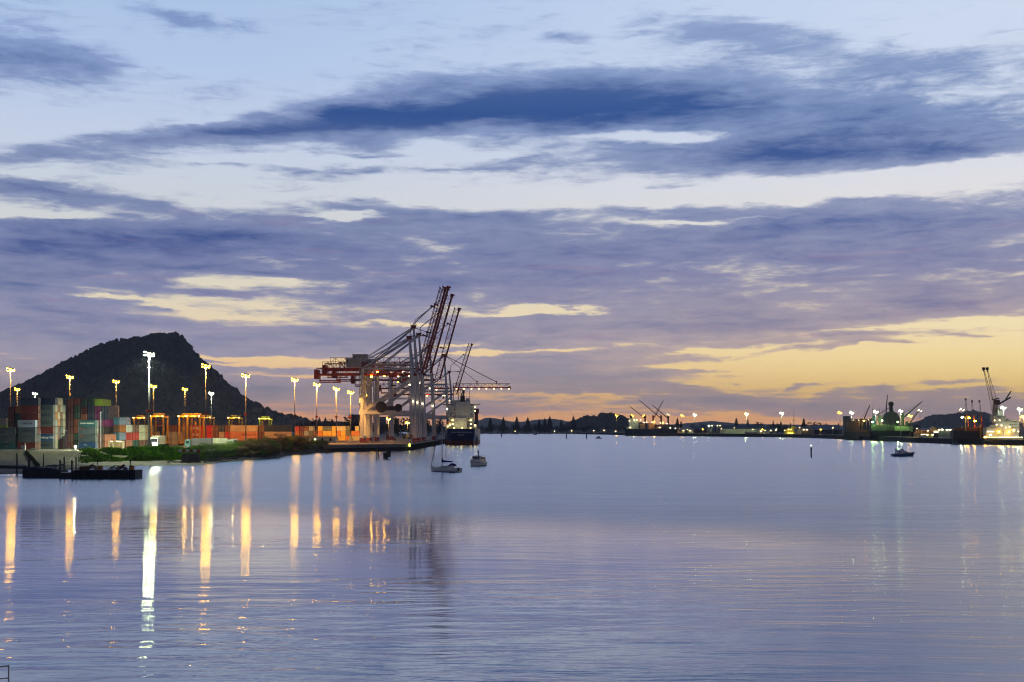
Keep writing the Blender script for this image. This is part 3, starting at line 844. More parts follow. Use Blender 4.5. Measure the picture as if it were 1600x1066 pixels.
# ------------------------------------------------------------------ flood light masts
POLE = paint('mast_galvanised', (.20, .20, .21), .6)
PW = 1.3
def mast(px, top_py, Hm, lamp_kind, label, power=None, D=None, ring=1.1, base_z=4.0, bare=False, light=True, group=None, rp=0.32):
    D = D or (Hm - HC) * F / (HY - top_py)
    x = X(px, D); t = thing('light_mast', label, 'light mast', (x, D, base_z), group=group or 'light masts')
    h = Hm - base_z
    b = MB(); b.tube((0, 0, 0), (0, 0, h - 0.6), rp, rp * 0.5, n=10); b.build('pole', POLE, t, smooth=True)
    if not bare:
        b = MB(); b.tube((0, 0, 0), (0, 0, 3.2), 1.6, rp * 1.5, n=12); b.build('base', CONC, t)
        b = MB(); b.tube((0, 0, 13.0), (0, 0, 13.9), rp * 2.4, n=8); b.build('aviation_band', REDST, t)
    lens = {'s': L_sod, 'm': L_mh, 'w': L_warm}[lamp_kind]()
    b = MB(); n = 8
    for i in range(n):
        a = 2 * math.pi * i / n; q = 2 * math.pi * (i + 1) / n
        b.tube((ring * math.cos(a), ring * math.sin(a), h), (ring * math.cos(q), ring * math.sin(q), h), 0.09, n=5)
        if i % 2 == 0: b.tube((0, 0, h - .9), (ring * math.cos(a), ring * math.sin(a), h), 0.07, n=5)
    b.build('head_frame', GALV, t)
    nf = 6
    for i in range(nf):
        a = 2 * math.pi * (i + .5) / nf + .3; c, s_ = math.cos(a), math.sin(a); zz_ = (.0, .9, .25, 1.15, -.1, .6)[i] * ring
        f = MB(); p0 = Vector((ring * c, ring * s_, h + .15 + zz_)); p1 = Vector(((ring + .6) * c, (ring + .6) * s_, h - .25 + zz_))
        f.beam(p0, p1, 0.9, 0.42); fo = f.build('floodlight', DARKST, t)
        l = MB(); d = (p1 - p0).normalized()
        l.beam(p1 + d * .01, p1 + d * .07, 0.8, 0.36)
        l.mat(0); l.beam(p0 + d * .12 + Vector((0, 0, -.36)), p1 - d * .1 + Vector((0, 0, -.26)), .78, .06); l.build('lens', lens, fo)
    if light:
        colr = {'s': (1.0, 0.44, 0.09), 'm': MH, 'w': WARMW}[lamp_kind]
        lamp('lamp', t, (0, 0, h - .2), colr, (power or 16000) * PW, 0.4, spot=152)
    return t


mast(233, 556, 37, 'm', 'tall white metal halide mast, brightest light in the yard', 170000, D=446, rp=.48)
for px, py, lab in ((16.5, 579, 'sodium light mast at the far left edge'), (27, 609, 'shorter looking sodium mast second from far left'), (109, 590, 'sodium mast rising behind the dark container block'),
                    (181.5, 597, 'sodium mast behind the colourful container block'), (240, 604.5, 'sodium mast just behind the bright white mast'), (289, 609, 'sodium mast between the straddle carriers'),
                    (321.5, 573, 'tall sodium mast in front of the red containers'), (384, 588, 'tall pale mast with sodium ring in front of the tan container wall'), (460.5, 594.5, 'sodium mast where the hill meets the sky'),
                    (495, 602, 'sodium mast under the crane backreach'), (525.5, 608.5, 'sodium mast over the yellow containers'), (548, 614, 'sodium mast left of the first crane leg'), (570, 618, 'sodium mast seen between the crane legs')):
    D_ = {495: 700, 525.5: 705, 548: 712, 384: 556, 321.5: 526, 460.5: 640}.get(px)
    mast(px, py, 37 if not D_ else Z(py, D_), 's', lab, 30000 if px == 16.5 else (22000 if px == 548 else 50000) if D_ else 26000, D=D_, ring=1.05)
mast(55, 616, 37, 'm', 'white floodlight mast behind the second container stack', 50000)
mast(330, 615.5, 37, 'm', 'white mast right of the tall sodium mast', 40000)
# low flood at the beach edge
t = thing('flood_lamp', 'low starburst flood lamp on a short post by the beach', 'flood lamp', (X(118, 440), 440, 4.0))
b = MB(); b.tube((0, 0, 0), (0, 0, 1.2), .08, n=6); b.build('post', GALV, t)
b = MB(); b.box(-.35, .35, -.12, .12, .95, 1.45); b.build('housing', DARKST, t)
b = MB(); b.box(-.32, .32, -.16, -.125, .98, 1.42); b.build('lens', glow('beach_flood_lens', (1.0, .90, .42), 420), t)
lamp('lamp', t, (0, -.5, 1.2), (1.0, .92, .5), 8000, .3)


# ------------------------------------------------------------------ straddle carriers
def straddle(x, y, label, rz=0.0, colm=YEL):
    t = thing('straddle_carrier', label, 'straddle carrier', (x, y, 4.0), rz, 'straddle carriers')
    for sx in (-1, 1):
        for sy in (-1, 1):
            b = MB(); b.beam((sx * 2.6, sy * 3.4, 1.2), (sx * 2.6, sy * 3.4, 12.0), .6, .6); b.build('leg', colm, t)
        b = MB(); b.beam((sx * 2.6, -4.6, 1.3), (sx * 2.6, 4.6, 1.3), .7, .9); b.build('side_beam', colm, t)
        for sy in (-3.6, -1.3, 1.3, 3.6):
            b = MB(); b.tube((sx * 2.6 - .25, sy, .75), (sx * 2.6 + .25, sy, .75), .75, n=12); b.build('wheel', RUBBER, t)
    b = MB()
    for sx in (-1, 1): b.beam((sx * 2.6, -4.0, 12.2), (sx * 2.6, 4.0, 12.2), .55, .7)
    for sy in (-3.4, 0, 3.4): b.beam((-2.9, sy, 12.45), (2.9, sy, 12.45), .5, .6)
    b.build('top_frame', colm, t)
    b = MB(); b.box(-2.1, 2.1, -1.4, 1.4, 12.8, 13.7); b.build('engine_house', colm, t)
    b = MB(); b.box(.9, 2.2, -4.6, -3.0, 10.2, 12.0); b.build('cab', GLASS, t)
    b = MB(); b.box(-1.15, 1.15, -3.0, 3.0, 8.3, 8.7)
    for sx in (-1, 1):
        for sy in (-2, 2): b.tube((sx, sy, 8.7), (sx, sy, 12.2), .05, n=4)
    b.build('spreader', REDST, t)
    for sx in (-1, 1):
        b = MB(); b.box(sx * 2.6 - .3, sx * 2.6 + .3, -4.9, -4.6, 12.3, 12.7); b.build('work_lamp', glow('carrier_lens', (1.0, .55, .15), 12), t)
    lamp('lamp', t, (0, -5.0, 12.4), (1.0, .6, .22), 800, .3)


for px, D, lab, c in ((221, 640, 'straddle carrier at the left end of the long container wall', YEL), (249, 545, 'straddle carrier just right of the bright white mast', YEL), (293, 545, 'straddle carrier with yellow legs, left of a close pair', YEL),
                      (305.5, 540, 'straddle carrier with yellow legs, right of a close pair', YEL), (323, 620, 'straddle carrier behind the red containers', YEL), (368, 640, 'dim straddle carrier above the tan containers', paint('olive_yellow', (.35, .30, .05))), (415, 700, 'straddle carrier with lime light in its paint, above the navy container', paint('lime_light_paint', (.40, .62, .08)))):  # last carrier: green light put into the paint of a yellow machine
    straddle(X(px, D), D, lab, 0, c)


# ------------------------------------------------------------------ road vehicles in the yard
def wheel(t, x, y, r=.5, w=.3):
    b = MB(); b.tube((x, y - w / 2, r), (x, y + w / 2, r), r, n=14); o = b.build('wheel', RUBBER, t)
    b = MB(); b.tube((x, y - w / 2 - .01, r), (x, y + w / 2 + .01, r), r * .55, n=10); b.build('rim', GALV, o)


def truck(x, y, label, rz, cabm, boxm, blen=9.0, lights=False, z=4.0, boxh=2.6, sc_=1.0):
    """cab at -x end"""
    t = thing('truck', label, 'truck', (x, y, z), rz, 'trucks in the yard'); t.scale = (sc_,) * 3
    b = MB(); b.rings([[(-1.1, yy, .7), (-1.25, yy, 1.5), (-.95, yy, 3.0), (-.6, yy, 3.3), (.9, yy, 3.3), (.9, yy, .7)] for yy in (-1.2, 1.2)], close=True); b.build('cab', cabm, t)
    b = MB(); b.quad((-1.25, -1.0, 1.75), (-1.25, 1.0, 1.75), (-1.03, 1.0, 2.8), (-1.03, -1.0, 2.8)); b.quad((-.7, -1.21, 1.8), (.4, -1.21, 1.8), (.4, -1.21, 2.7), (-.7, -1.21, 2.7)); b.build('windscreen', GLASS, t)
    b = MB(); b.beam((-.9, 0, .85), (blen + 1.4, 0, .85), 1.0, .35); b.build('chassis', DARKST, t)
    if boxm:
        b = MB(); b.box(1.3, 1.3 + blen, -1.22, 1.22, 1.1, 1.1 + boxh)
        for i in range(int(blen / .7)): b.box(1.5 + i * .7, 1.6 + i * .7, -1.25, -1.22, 1.2, 1.0 + boxh)
        b.build('cargo_box', boxm, t)
    for xx in (0, blen - 1.0, blen + .3):
        for yy in (-1.05, 1.05): wheel(t, xx, yy)
    for yy in (-.85, .85):
        b = MB(); b.box(-1.34, -1.26, yy - .2, yy + .2, .85, 1.15); b.build('headlight', glow('headlight_lens', (1, .9, .6), 40) if lights else GLASS, t)
    if lights: lamp('lamp', t, (-2.2, 0, 1.0), (1, .9, .6), 900, .2)
    return t


truck(X(242, 480), 480, 'white truck facing the viewer with headlights on', math.radians(92), WHITE, paint('cream_cab', (.6, .55, .4)), 7, True, sc_=1.25)
truck(X(294, 478), 478, 'teal cab truck pulling two grey containers', math.radians(8), paint('teal_cab', (.12, .26, .27)), paint('container_body_grey', (.13, .12, .14)), 7.4, False)
truck(X(327, 486), 486, 'white truck with pale box trailer', math.radians(12), WHITE, paint('pale_box', (.62, .62, .46)), 5.4)
truck(X(351, 496), 496, 'short white van truck in the middle of the vehicle row', math.radians(4), WHITE, paint('white_box', (.66, .7, .66)), 2.3, boxh=2.0)
truck(X(366, 500), 500, 'small white truck at the right end of the vehicle row', math.radians(100), WHITE, None, 1.8)
truck(X(309, 492), 492, 'flat grey box trailer behind the teal cab truck', math.radians(5), GREYST, paint('mauve_box', (.13, .11, .14)), 6.5)
t = thing('site_cabin', 'brightly lit open site cabin at the foot of the colourful containers', 'cabin', (X(182, 470), 470, 4.0))
b = MB(); b.box(-2.6, 2.6, -1.2, 1.2, .1, .2); b.box(-2.6, 2.6, -1.2, 1.2, 2.7, 2.85); b.box(-2.6, 2.6, 1.1, 1.2, .2, 2.7); b.box(-2.6, -2.5, -1.2, 1.1, .2, 2.7); b.box(2.5, 2.6, -1.2, 1.1, .2, 2.7); b.box(-1.1, -.95, -1.2, 1.1, .2, 2.7); b.build('shell', paint('cabin_cream', (.66, .58, .40)), t)
b = MB(); b.box(-2.2, -1.3, -.1, .1, 2.6, 2.68); b.box(0, 1.8, -.1, .1, 2.6, 2.68); b.build('ceiling_light', glow('cabin_tube', (1, .85, .5), 14), t)
for px, D, h, lab in ((39, 436, 2.6, 'white marker post at the top of the sand'), (157.5, 470, 13.2, 'thin white pole in front of the purple containers')):
    b = MB(); b.tube((0, 0, 0), (0, 0, h), .16, n=8)
    if h > 5: b.box(-.3, .3, -.15, .15, h, h + .4)
    solo(b.build('marker_post', WHITE), lab, 'post', None, (X(px, D), D, 3.9))
t = thing('utility_box', 'pale grey utility cabinet at the foot of the container stack', 'cabinet', (X(36.5, 440), 440, 4.0))
b = MB(); b.box(-.7, .7, -.5, .5, 0, 1.7); b.build('cabinet', GALV, t); b = MB(); b.box(-.6, -.02, -.54, -.5, .1, 1.6); b.box(.02, .6, -.54, -.5, .1, 1.6); b.build('door', GREYST, t)
# gravel heap
def heap(x, y, z, r, h, mat, label, name='gravel_heap'):
    V, Fc = [], []; n, m = 22, 7
    for j in range(m + 1):
        for i in range(n):
            a = 2 * math.pi * i / n; q = j / m; rr = r * (1 - q) * (1 + .18 * mn.noise(Vector((math.cos(a) * 1.5, math.sin(a) * 1.5, q * 2))))
            V.append((rr * math.cos(a), rr * .7 * math.sin(a), -.2 + (h + .2) * (q ** .8) + .1 * mn.noise(Vector((a * 2, q * 6, 1)))))
    for j in range(m):
        for i in range(n): Fc.append((j * n + i, j * n + (i + 1) % n, (j + 1) * n + (i + 1) % n, (j + 1) * n + i))
    solo(mesh_obj(name, V, Fc, mat), label, 'heap', None, (x, y, z))


heap(X(52, 432), 432, 3.6, 3.4, 1.3, paint('gravel', (.10, .095, .09), .9, var=.5, scale=2), 'dark gravel heap below the grey container stack')
# low prefab row and block wall
t = thing('prefab_office', 'long low white prefab building with lit windows behind the bank', 'building', (X(489, 640), 640, 4.0))
b = MB(); b.box(-11.5, 11.5, -2, 2, 0, 2.9); b.build('wall', paint('prefab_white', (.60, .62, .54)), t)
b = MB(); b.box(-11.9, 11.9, -2.3, 2.3, 2.9, 3.15); b.build('roof', paint('prefab_roof', (.4, .38, .33)), t)
for i, c in ((-9.4, 0), (-6.8, 0), (-5.6, 0), (-4.4, 0), (-1.2, 1), (1.4, 1), (5.0, 0), (9, 0)):
    w_ = MB(); w_.box(i - .5, i + .5, -2.06, -2.0, 1.0, 2.2); f = w_.build('window', glow('office_window', (.85, 1.0, .6), 1.6) if c else GLASS, t)
t = thing('canopy_shed', 'amber lit flat canopy left of the white prefab', 'shed', (X(446, 640), 640, 4.0))
b = MB(); b.box(-5.5, 5.5, -3, 3, 3.2, 3.6); b.build('roof', paint('canopy_tan', (.6, .45, .25)), t)
for xx in (-5, 0, 5):
    b = MB(); b.box(xx - .12, xx + .12, -2.8, -2.6, 0, 3.2); b.build('post', GALV, t)
b = MB(); b.box(-5.2, 5.2, 2.0, 2.2, 0, 3.2); b.build('back_wall', paint('canopy_wall', (.35, .33, .27)), t)
# block wall with barrier
t = thing('block_wall', 'grey concrete block retaining wall in the grassy bank', 'wall', (X(298, 413), 413, 0.4))
b = MB()
for j in range(4):
    for i in range(5):
        o_ = .4 if j % 2 else 0
        b.box(-2.8 + i * 1.12 + o_ * .5, -2.8 + i * 1.12 + 1.08 + o_ * .5, -.4, .4, j * .72, j * .72 + .68)
b.build('blocks', paint('block_grey', (.14, .12, .11), .9, var=.35, scale=1.5), t)
t = thing('barrier', 'red and white plastic barrier above the block wall', 'barrier', (X(296, 424), 424, 3.6))
for i in range(6):
    b = MB(); b.rings([[(-3.6 + i * 1.2, y, 0), (-3.6 + i * 1.2, y * .5, .9)] for y in (-.25, .25)], cap=False); b.box(-3.55 + i * 1.2, -2.45 + i * 1.2, -.2, .2, 0, .9); b.build('segment', REDST if i % 2 else WHITE, t)
heap(X(146, 424), 424, 4.2, 2.0, .9, paint('mixed_rubble', (.34, .30, .22), .9, var=.7, scale=2.2), 'heap of pale rubble and scrap on the grass edge', 'rubble_heap')
heap(X(175, 426), 426, 4.2, 1.3, .6, paint('dark_rubble', (.06, .055, .05), .9, var=.6, scale=2.2), 'small dark rubble heap below the lit cabin', 'rubble_heap')
# ------------------------------------------------------------------ ship-to-shore cranes (x: across the quay, water side +)
def quay_crane(Y, label, dz=0.0, boom_up=True, xr=-54.6, steel=None, zb=45.0, apex=70.0, lit=False, trolley_x=-12.0, reach=50.0, up_deg=74.5, reel=False, yel=False, stub=False):
    steel = steel or WHITE
    t = thing('quay_crane', label, 'container crane', (xr, Y, WZ), 0, 'container cranes along the wharf')
    zb -= WZ; az_ = apex - WZ; g = 29.0; hw = 7.2; zp = 17.0
    for sx, base in (('w', 0.0), ('l', -g)):
        for sy in (-1, 1):
            b = MB()
            if sx == 'w': b.beam((0.4, sy * hw, 2.6), (-1.4, sy * hw * .72, zb + 1.0), 1.9, 1.35, 1.5, 1.2)
            else: b.beam((-g, sy * hw, 2.6), (-g, sy * hw * .72, zb + 1.0), 1.9, 1.1, 1.5, 1.0)
            b.build('leg', steel, t)
        b = MB(); b.beam((base, -hw - .5, 3.2), (base, hw + .5, 3.2), 1.3, 1.5); b.build('sill_beam', steel, t)
        b = MB(); b.beam((base if sx == 'l' else -.6, -hw * .87, zp), (base if sx == 'l' else -.6, hw * .87, zp), 1.1, 1.3); b.build('cross_beam', steel, t)
        for sy in (-1, 1):                                  # red bogies on the rail
            b = MB()
            for k in range(-2, 3):
                b.tube((base - .3, sy * hw + k * 1.35, .5), (base + .3, sy * hw + k * 1.35, .5), .45, n=8)
            b.box(base - .55, base + .55, sy * hw - 3.4, sy * hw + 3.4, .75, 1.35); b.box(base - .6, base + .6, sy * hw - 1.6, sy * hw + 1.6, 1.35, 2.6)
            b.build('bogie', REDST, t)
    for sy in (-1, 1):
        b = MB(); b.beam((-g, sy * hw * .87, zp), (-.6, sy * hw * .87, zp), 1.5, 1.9); b.build('portal_beam', steel, t)
        b = MB(); b.beam((-g + .3, sy * hw * .86, zp + 1.2), (-1.5, sy * hw * .74, zb - 5), .95, 1.1); b.build('diagonal_brace', steel, t)
        b = MB(); b.beam((-g, sy * hw * .72, zb + 1), (-1.4, sy * hw * .72, zb + 1), .9, 1.1); b.build('upper_beam', steel, t)
    # main girder, back reach
    b = MB(); b.truss((-g - 26, 0, zb - 2.2), (1.0, 0, zb - 2.2), 3.6, 6.4, .36, 18)
    b.beam((-g - 26, -3.2, zb - 2.2), (1, -3.2, zb - 2.2), .6, 1.0); b.beam((-g - 26, 3.2, zb - 2.2), (1, 3.2, zb - 2.2), .6, 1.0)
    b.box(-g - 27.2, -g - 25, -3.8, 3.8, zb - 4.6, zb + .6)
    b.build('girder', REDST, t)
    b = MB(); b.truss((-g - 24.5, 0, zb - 6.6), (-g - 13, 0, zb - 6.6), 1.2, 4.6, .3, 8)
    for xx in (-g - 24.5, -g - 13):
        for yy in (-2.3, 2.3): b.beam((xx, yy, zb - 6.6), (xx, yy, zb - 2.2), .3)
    b.build('maintenance_walkway', REDST, t)
    b = MB(); b.truss((-g - 23, 0, zb + 1.6), (-2, 0, zb + 1.6), 3.4, 1.6, .22, 16); b.build('top_walkway_rail', REDST, t)
    # machinery house
    b = MB(); b.box(-g - 9.5, -g - 1.2, -3.6, 3.6, zb + 2.0, zb + 6.6); b.box(-g - 9.8, -g - .9, -3.9, 3.9, zb + 6.6, zb + 6.9)
    mh = b.build('machinery_house', GREYST if not yel else WHITE, t)
    b = MB(); b.box(-g - 8.9, -g - 8.2, -3.68, -3.6, zb + 4.4, zb + 5.6); b.build('vent', DARKST, mh)
    # apex frame
    for sy in (-1, 1):
        b = MB(); b.beam((-1.4, sy * hw * .72, zb + 1), (-3.2, sy * 1.6, az_), 1.2, 1.3, .8, .8); b.build('apex_leg', steel, t)
        b = MB(); b.tube((-3.2, sy * 1.6, az_ - 1), (-g + 1, sy * 5.6, zb + 1.8), .38, n=6); b.build('back_stay', steel, t)
        if not stub:
            b = MB(); b.tube((-3.2, sy * 1.6, az_ - .4), (-g - 6, sy * 3.0, zb + 2.4), .20, n=5); b.build('stay_cable', steel, t)
    b = MB(); b.box(-4.6, -1.8, -2.4, 2.4, az_ - 1.4, az_ + .2); b.box(-4.8, -1.6, -2.7, 2.7, az_ + .2, az_ + .4)
    for xx in (-4.7, -1.7):
        for yy in (-2.6, 2.6): b.tube((xx, yy, az_ + .4), (xx, yy, az_ + 1.5), .07, n=4)
    b.tube((-3.2, 0, az_ + .4), (-3.2, 0, az_ + 2.6), .10, n=5)
    b.build('apex_platform', REDST, t)
    # boom
    h0 = Vector((4.0, 0, zb - 1.6))
    a = math.radians(up_deg) if boom_up else 0.0
    d = Vector((math.cos(a), 0, math.sin(a))); n = Vector((-math.sin(a), 0, math.cos(a)))
    tip = h0 + d * reach
    b = MB(); b.truss(h0, tip, 3.2, 5.6, .28, 16)
    for sy in (-2.8, 2.8): b.beam(h0 + Vector((0, sy, 0)), tip + Vector((0, sy, 0)), .45, .75)
    bo = b.build('boom', REDST, t)
    b = MB()
    e0 = tip - d * 1.0
    b.beam(e0 + Vector((0, -3.6, 0)), e0 + Vector((0, 3.6, 0)), 1.6, 1.6); b.beam(e0 + n * 2.8 + Vector((0, -2.8, 0)), e0 + n * 2.8 + Vector((0, 2.8, 0)), .5)
    b.beam(tip - n * 1.4, tip + n * 1.2, .9); b.build('tip_frame', REDST, bo)
    for q in (.42, .76):                                   # stay brackets on the boom
        p = h0 + d * (reach * q); b = MB()
        for sy in (-1, 1): b.beam(p + Vector((0, sy * 2.4, 0)) + n * 3.0, p + n * 5.0 + Vector((0, sy * .7, 0)), .6)
        b.beam(p + n * 5.0 + Vector((0, -1.4, 0)), p + n * 5.0 + Vector((0, 1.4, 0)), 1.1); b.build('stay_bracket', REDST, bo)
    ap = Vector((-2.4, 0, az_ - .6))
    for sy in (-1, 1):
        q1 = h0 + d * (reach * .76) + n * 4.6 + Vector((0, sy * 1.4, 0))
        q2 = h0 + d * (reach * .42) + n * 4.6 + Vector((0, sy * 1.4, 0))
        b = MB()
        if boom_up:                                        # folded eye-bar stays
            m1 = (ap + q1) / 2 + n * 5.0 - d * 4; m2 = (ap + q2) / 2 + n * 2.5
            b.tube(ap + Vector((0, sy, 0)), m1, .17, n=5); b.tube(m1, q1, .17, n=5); b.tube(ap + Vector((0, sy, 0)), m2, .17, n=5); b.tube(m2, q2, .17, n=5)
        else:
            b.tube(ap + Vector((0, sy, 0)), q1, .26, n=6); b.tube(ap + Vector((0, sy, 0)), q2, .20, n=6)
        b.build('fore_stay', REDST if not boom_up else steel, t)
    # floodlights along the lowered boom, cab and trolley
    if not boom_up:
        for k in range(8):
            p = h0 + d * (3 + k * (reach - 4) / 7.0); b = MB(); b.box(p.x - .45, p.x + .45, -3.9, -3.3, p.z - 1.3, p.z - .7); b.build('boom_lamp', L_bulk(), bo)
    b = MB(); tx = trolley_x
    b.box(tx - 2.5, tx + 2.5, -3.0, 3.0, zb - 3.6, zb - 2.8); b.build('trolley', REDST, t)
    b = MB(); b.box(tx + 2.6, tx + 4.6, -4.4, -2.4, zb - 6.4, zb - 3.6); b.build('cab', GLASS, t)
    b = MB(); sh = 8 if boom_up else 14
    for sx in (-1, 1):
        for sy in (-1, 1): b.tube((tx + sx, sy * 2, zb - 3.6), (tx + sx * .8, sy * 2, zb - sh), .07, n=4)
    b.box(tx - 1.4, tx + 1.4, -3.2, 3.2, zb - sh - .7, zb - sh)
    b.build('spreader', DARKST, t)
    # lamps on the legs and under the girder
    for xx, yy, zz, m_ in ((-g + 5, -3.8, zb - 3.4, L_sod()), (-9, -3.8, zb - 3.4, L_warm()), (-2.5, -hw * .8, zb - 8, L_warm()), (-.4, -hw - .9, zp + 6, L_warm())):
        b = MB(); b.box(xx - .4, xx + .4, yy - .35, yy, zz - .35, zz + .3); b.build('work_lamp', m_, t)
    lamp('lamp', t, (-g / 2, -hw * .6, zp - 1.2), (1.0, .62, .28), 1500, .4, spot=160)
    lamp('lamp', t, (-9, -4.4, zb - 3.6), (1.0, .74, .42), 1500, .4, spot=160)
    # cable reel on the portal
    rx = -g + 10.5 + rnd.uniform(-1, 1)
    if not reel: rx = -g + 6
    b = MB(); b.tube((rx, -hw * .95 - .7, zp + 2.9), (rx, -hw * .95 + .1, zp + 2.9), 3.1 if reel else 1.6, n=24)
    b.build('cable_reel', DARKST, t)
    if reel: b = MB(); b.box(rx + 3.2, rx + 11.5, -hw * .95 - .6, -hw * .95 + .3, zp + 1.1, zp + 3.4); b.tube((rx + 9.5, -hw * .95 - .7, zp + 2.5), (rx + 9.5, -hw * .95, zp + 2.5), 2.2, n=18); b.build('transformer_house', DARKST, t)
    # stairs up the landward leg
    b = MB()
    for k in range(12):
        z0 = 3 + k * 3.2; b.beam((-g - 1.4, -hw * .9 + (k % 2) * 3.2, z0), (-g - 1.4, -hw * .9 + (1 - k % 2) * 3.2, z0 + 3.2), .5, .12); b.box(-g - 1.9, -g - .9, -hw * .9 - .4, -hw * .9 + 3.6, z0 + 3.1, z0 + 3.2)
    b.build('stairs', GREYST, t)
    b = MB(); b.beam((-.2, -hw - .75, 9), (-1.0, -hw * .78, zb - 3), .16); b.build('ladder', GREYST, t)
    return t


quay_crane(720, 'container crane nearest the viewer, boom raised, dark cable reel on its portal', zb=43.5, apex=62.5, reel=True)
quay_crane(751, 'second container crane from the viewer, tallest raised red boom tip', zb=47.5, apex=71)
quay_crane(786, 'third container crane from the viewer, boom raised', zb=46.5, apex=69, xr=-54)
quay_crane(872, 'fourth container crane from the viewer, boom raised beside the ship stern', zb=46, apex=67.5, xr=-53.2)
quay_crane(1030, 'container crane with its lit boom lowered flat over the ship', boom_up=False, zb=45, apex=70, xr=-51.5, trolley_x=9, reach=46)
quay_crane(1226, 'farthest container crane, small raised boom above the ship', zb=45, apex=65, xr=-57, up_deg=73)
# light on the wharf under the cranes
for x, y, p, lab in ((-70, 770, 6500, 'amber lit crane leg'), (-62, 960, 7000, '')):
    pass
for px, D, Hh_, lab in ((607, 830, 17, 'short sodium mast behind the portal of the first cranes'), (637, 965, 15, 'short sodium mast beyond the fourth crane'), (571.5, 790, 16, 'short sodium mast beside the landward crane leg')):
    mast(px, 0, Hh_, 's', lab, 7000, D=D, ring=.7)
for px, D, lab, c in ((572, 735, 'red straddle carrier parked under the first crane', REDST), (611, 830, 'red straddle carrier between the crane legs', REDST), (636, 930, 'yellow straddle carrier at the far end of the wharf', YEL)):
    t = thing('terminal_tractor', lab.replace('straddle carrier', 'terminal tractor'), 'tractor', (X(px, D), D, WZ), rnd.uniform(-.3, .3), 'terminal tractors on the wharf')
    b = MB(); b.box(-3.2, 3.2, -1.3, 1.3, .8, 1.5); b.build('chassis', c, t)
    b = MB(); b.rings([[(-3, y, 1.5), (-2.9, y, 3.3), (-1.2, y, 3.3), (-1.0, y, 1.5)] for y in (-1.2, .2)]); b.build('cab', c, t)
    for sx in (-2.2, 1.4, 2.6):
        for sy in (-1.15, 1.15): wheel(t, sx, sy, .55)

# ------------------------------------------------------------------ ship hulls
def hull(L, B, zd, draught_z=-0.6, bow_rise=2.5, n=26, transom=0.80, stern_rise=0.0, flare=0.25, counter=6.0, zbt=1.4, full=0.80):
    """stations along +x (stern 0, bow L); returns MB with 2 materials: side, boot"""
    b = MB(); R = []
    levels = [-1.0, 0.0, .35, .6, 1.0]
    for i in range(n + 1):
        s = i / n; x = L * s
        w = B / 2 * (transom + (1 - transom) * min(1, s / .12)) if s < .12 else B / 2
        if s > full: u = (s - full) / (1 - full); w = B / 2 * max(0.015, (1 - u ** 2.2))
        zt = zd + (bow_rise * ((s - .9) / .1) if s > .9 else 0) + (stern_rise if s < .16 else 0)
        ring = []
        zs = [draught_z, zbt, zbt + (zt - zbt) * .5, zt]
        for k, z in enumerate(zs):
            f = k / 3
            ww = w
            if s > full: ww = w * (.72 + .28 * f) * 1.0 + flare * f * (s - full) * 6 * (1 if s < .99 else .2)
            xx = x
            if s < .10: xx = x + (1 - f) * counter * (1 - s / .10) * (1 if k < 2 else .35 if k == 2 else 0)
            if s > .9: xx = x - (1 - f) * (s - .9) / .1 * L * .03
            if s < .10 and k < 2: ww = w * .88
            ring.append((xx, ww, z))
        R.append(ring)
    for i in range(n):
        for k in range(3):
            b.mat(1 if k == 0 else 0)
            p, q = R[i], R[i + 1]
            b.quad(p[k], q[k], q[k + 1], p[k + 1])
            m = lambda v: (v[0], -v[1], v[2])
            b.quad(m(p[k + 1]), m(q[k + 1]), m(q[k]), m(p[k]))
        b.mat(0); p, q = R[i], R[i + 1]; o = -.9 if i > 0 else -.9
        b.quad((p[3][0], -p[3][1], p[3][2] + o), (q[3][0], -q[3][1], q[3][2] + o), (q[3][0], q[3][1], q[3][2] + o), (p[3][0], p[3][1], p[3][2] + o))
    for e, flip in ((0, 0), (n, 1)):
        for k in range(3):
            b.mat(1 if k == 0 else 0); p = R[e]
            qd = [(p[k][0], -p[k][1], p[k][2]), (p[k][0], p[k][1], p[k][2]), (p[k + 1][0], p[k + 1][1], p[k + 1][2]), (p[k + 1][0], -p[k + 1][1], p[k + 1][2])]
            b.quad(*(qd[::-1] if flip else qd))
    return b


def windows_on(t, parent, x, y0, y1, zs, n, s=.55, mat=None, axis='x', skip=0, sgn=-1):
    b = MB()
    for z in zs:
        for i in range(n):
            if rnd.random() < skip: continue
            c = y0 + (y1 - y0) * (i + .5) / n
            if axis == 'x': b.box(*sorted((x, x + sgn * .06)), c - s / 2, c + s / 2, z - .35, z + .35)
            else: b.box(c - s / 2, c + s / 2, *sorted((x, x + sgn * .06)), z - .35, z + .35)
    return b.build('windows', mat or GLASS, parent)


def deck_lamp(t, x, y, z, m, s=.5):
    b = MB(); b.box(x - s, x + s, y - s, y + s, z - s * .7, z + s * .7); return b.build('deck_lamp', m, t)


# container ship, stern to the viewer
t = thing('container_ship', 'dark blue container ship berthed stern on, white lit superstructure', 'ship', (-34.2, 857, 0), math.radians(90.6))
NAVYH = paint('ship_navy', (.022, .046, .15), .35, var=.3, scale=.12); BOOT = paint('ship_boot_red', (.20, .045, .035), .6)
b = hull(150, 23, 10.6, counter=7.0, zbt=2.6, full=.72); b.build('hull', [NAVYH, BOOT], t)
SW = paint('ship_white', (.58, .60, .62), .5, var=.12)
b = MB(); b.box(9, 20, -8.6, 8.6, 9.7, 26.6); sp = b.build('superstructure', SW, t)
b = MB(); b.box(5.5, 9, -3.8, 5.2, 9.7, 18); b.box(7.0, 9, -5.6, 3.6, 18, 29); b.box(10, 18, -6, 6, 26.6, 30); b.build('engine_casing', SW, t)
b = MB(); b.box(11, 15, -12.6, 12.6, 26.7, 27.4)
for sy in (-1, 1):
    b.box(11, 15, sy * 12.6 - .1, sy * 12.6 + .1, 27.4, 28.6)
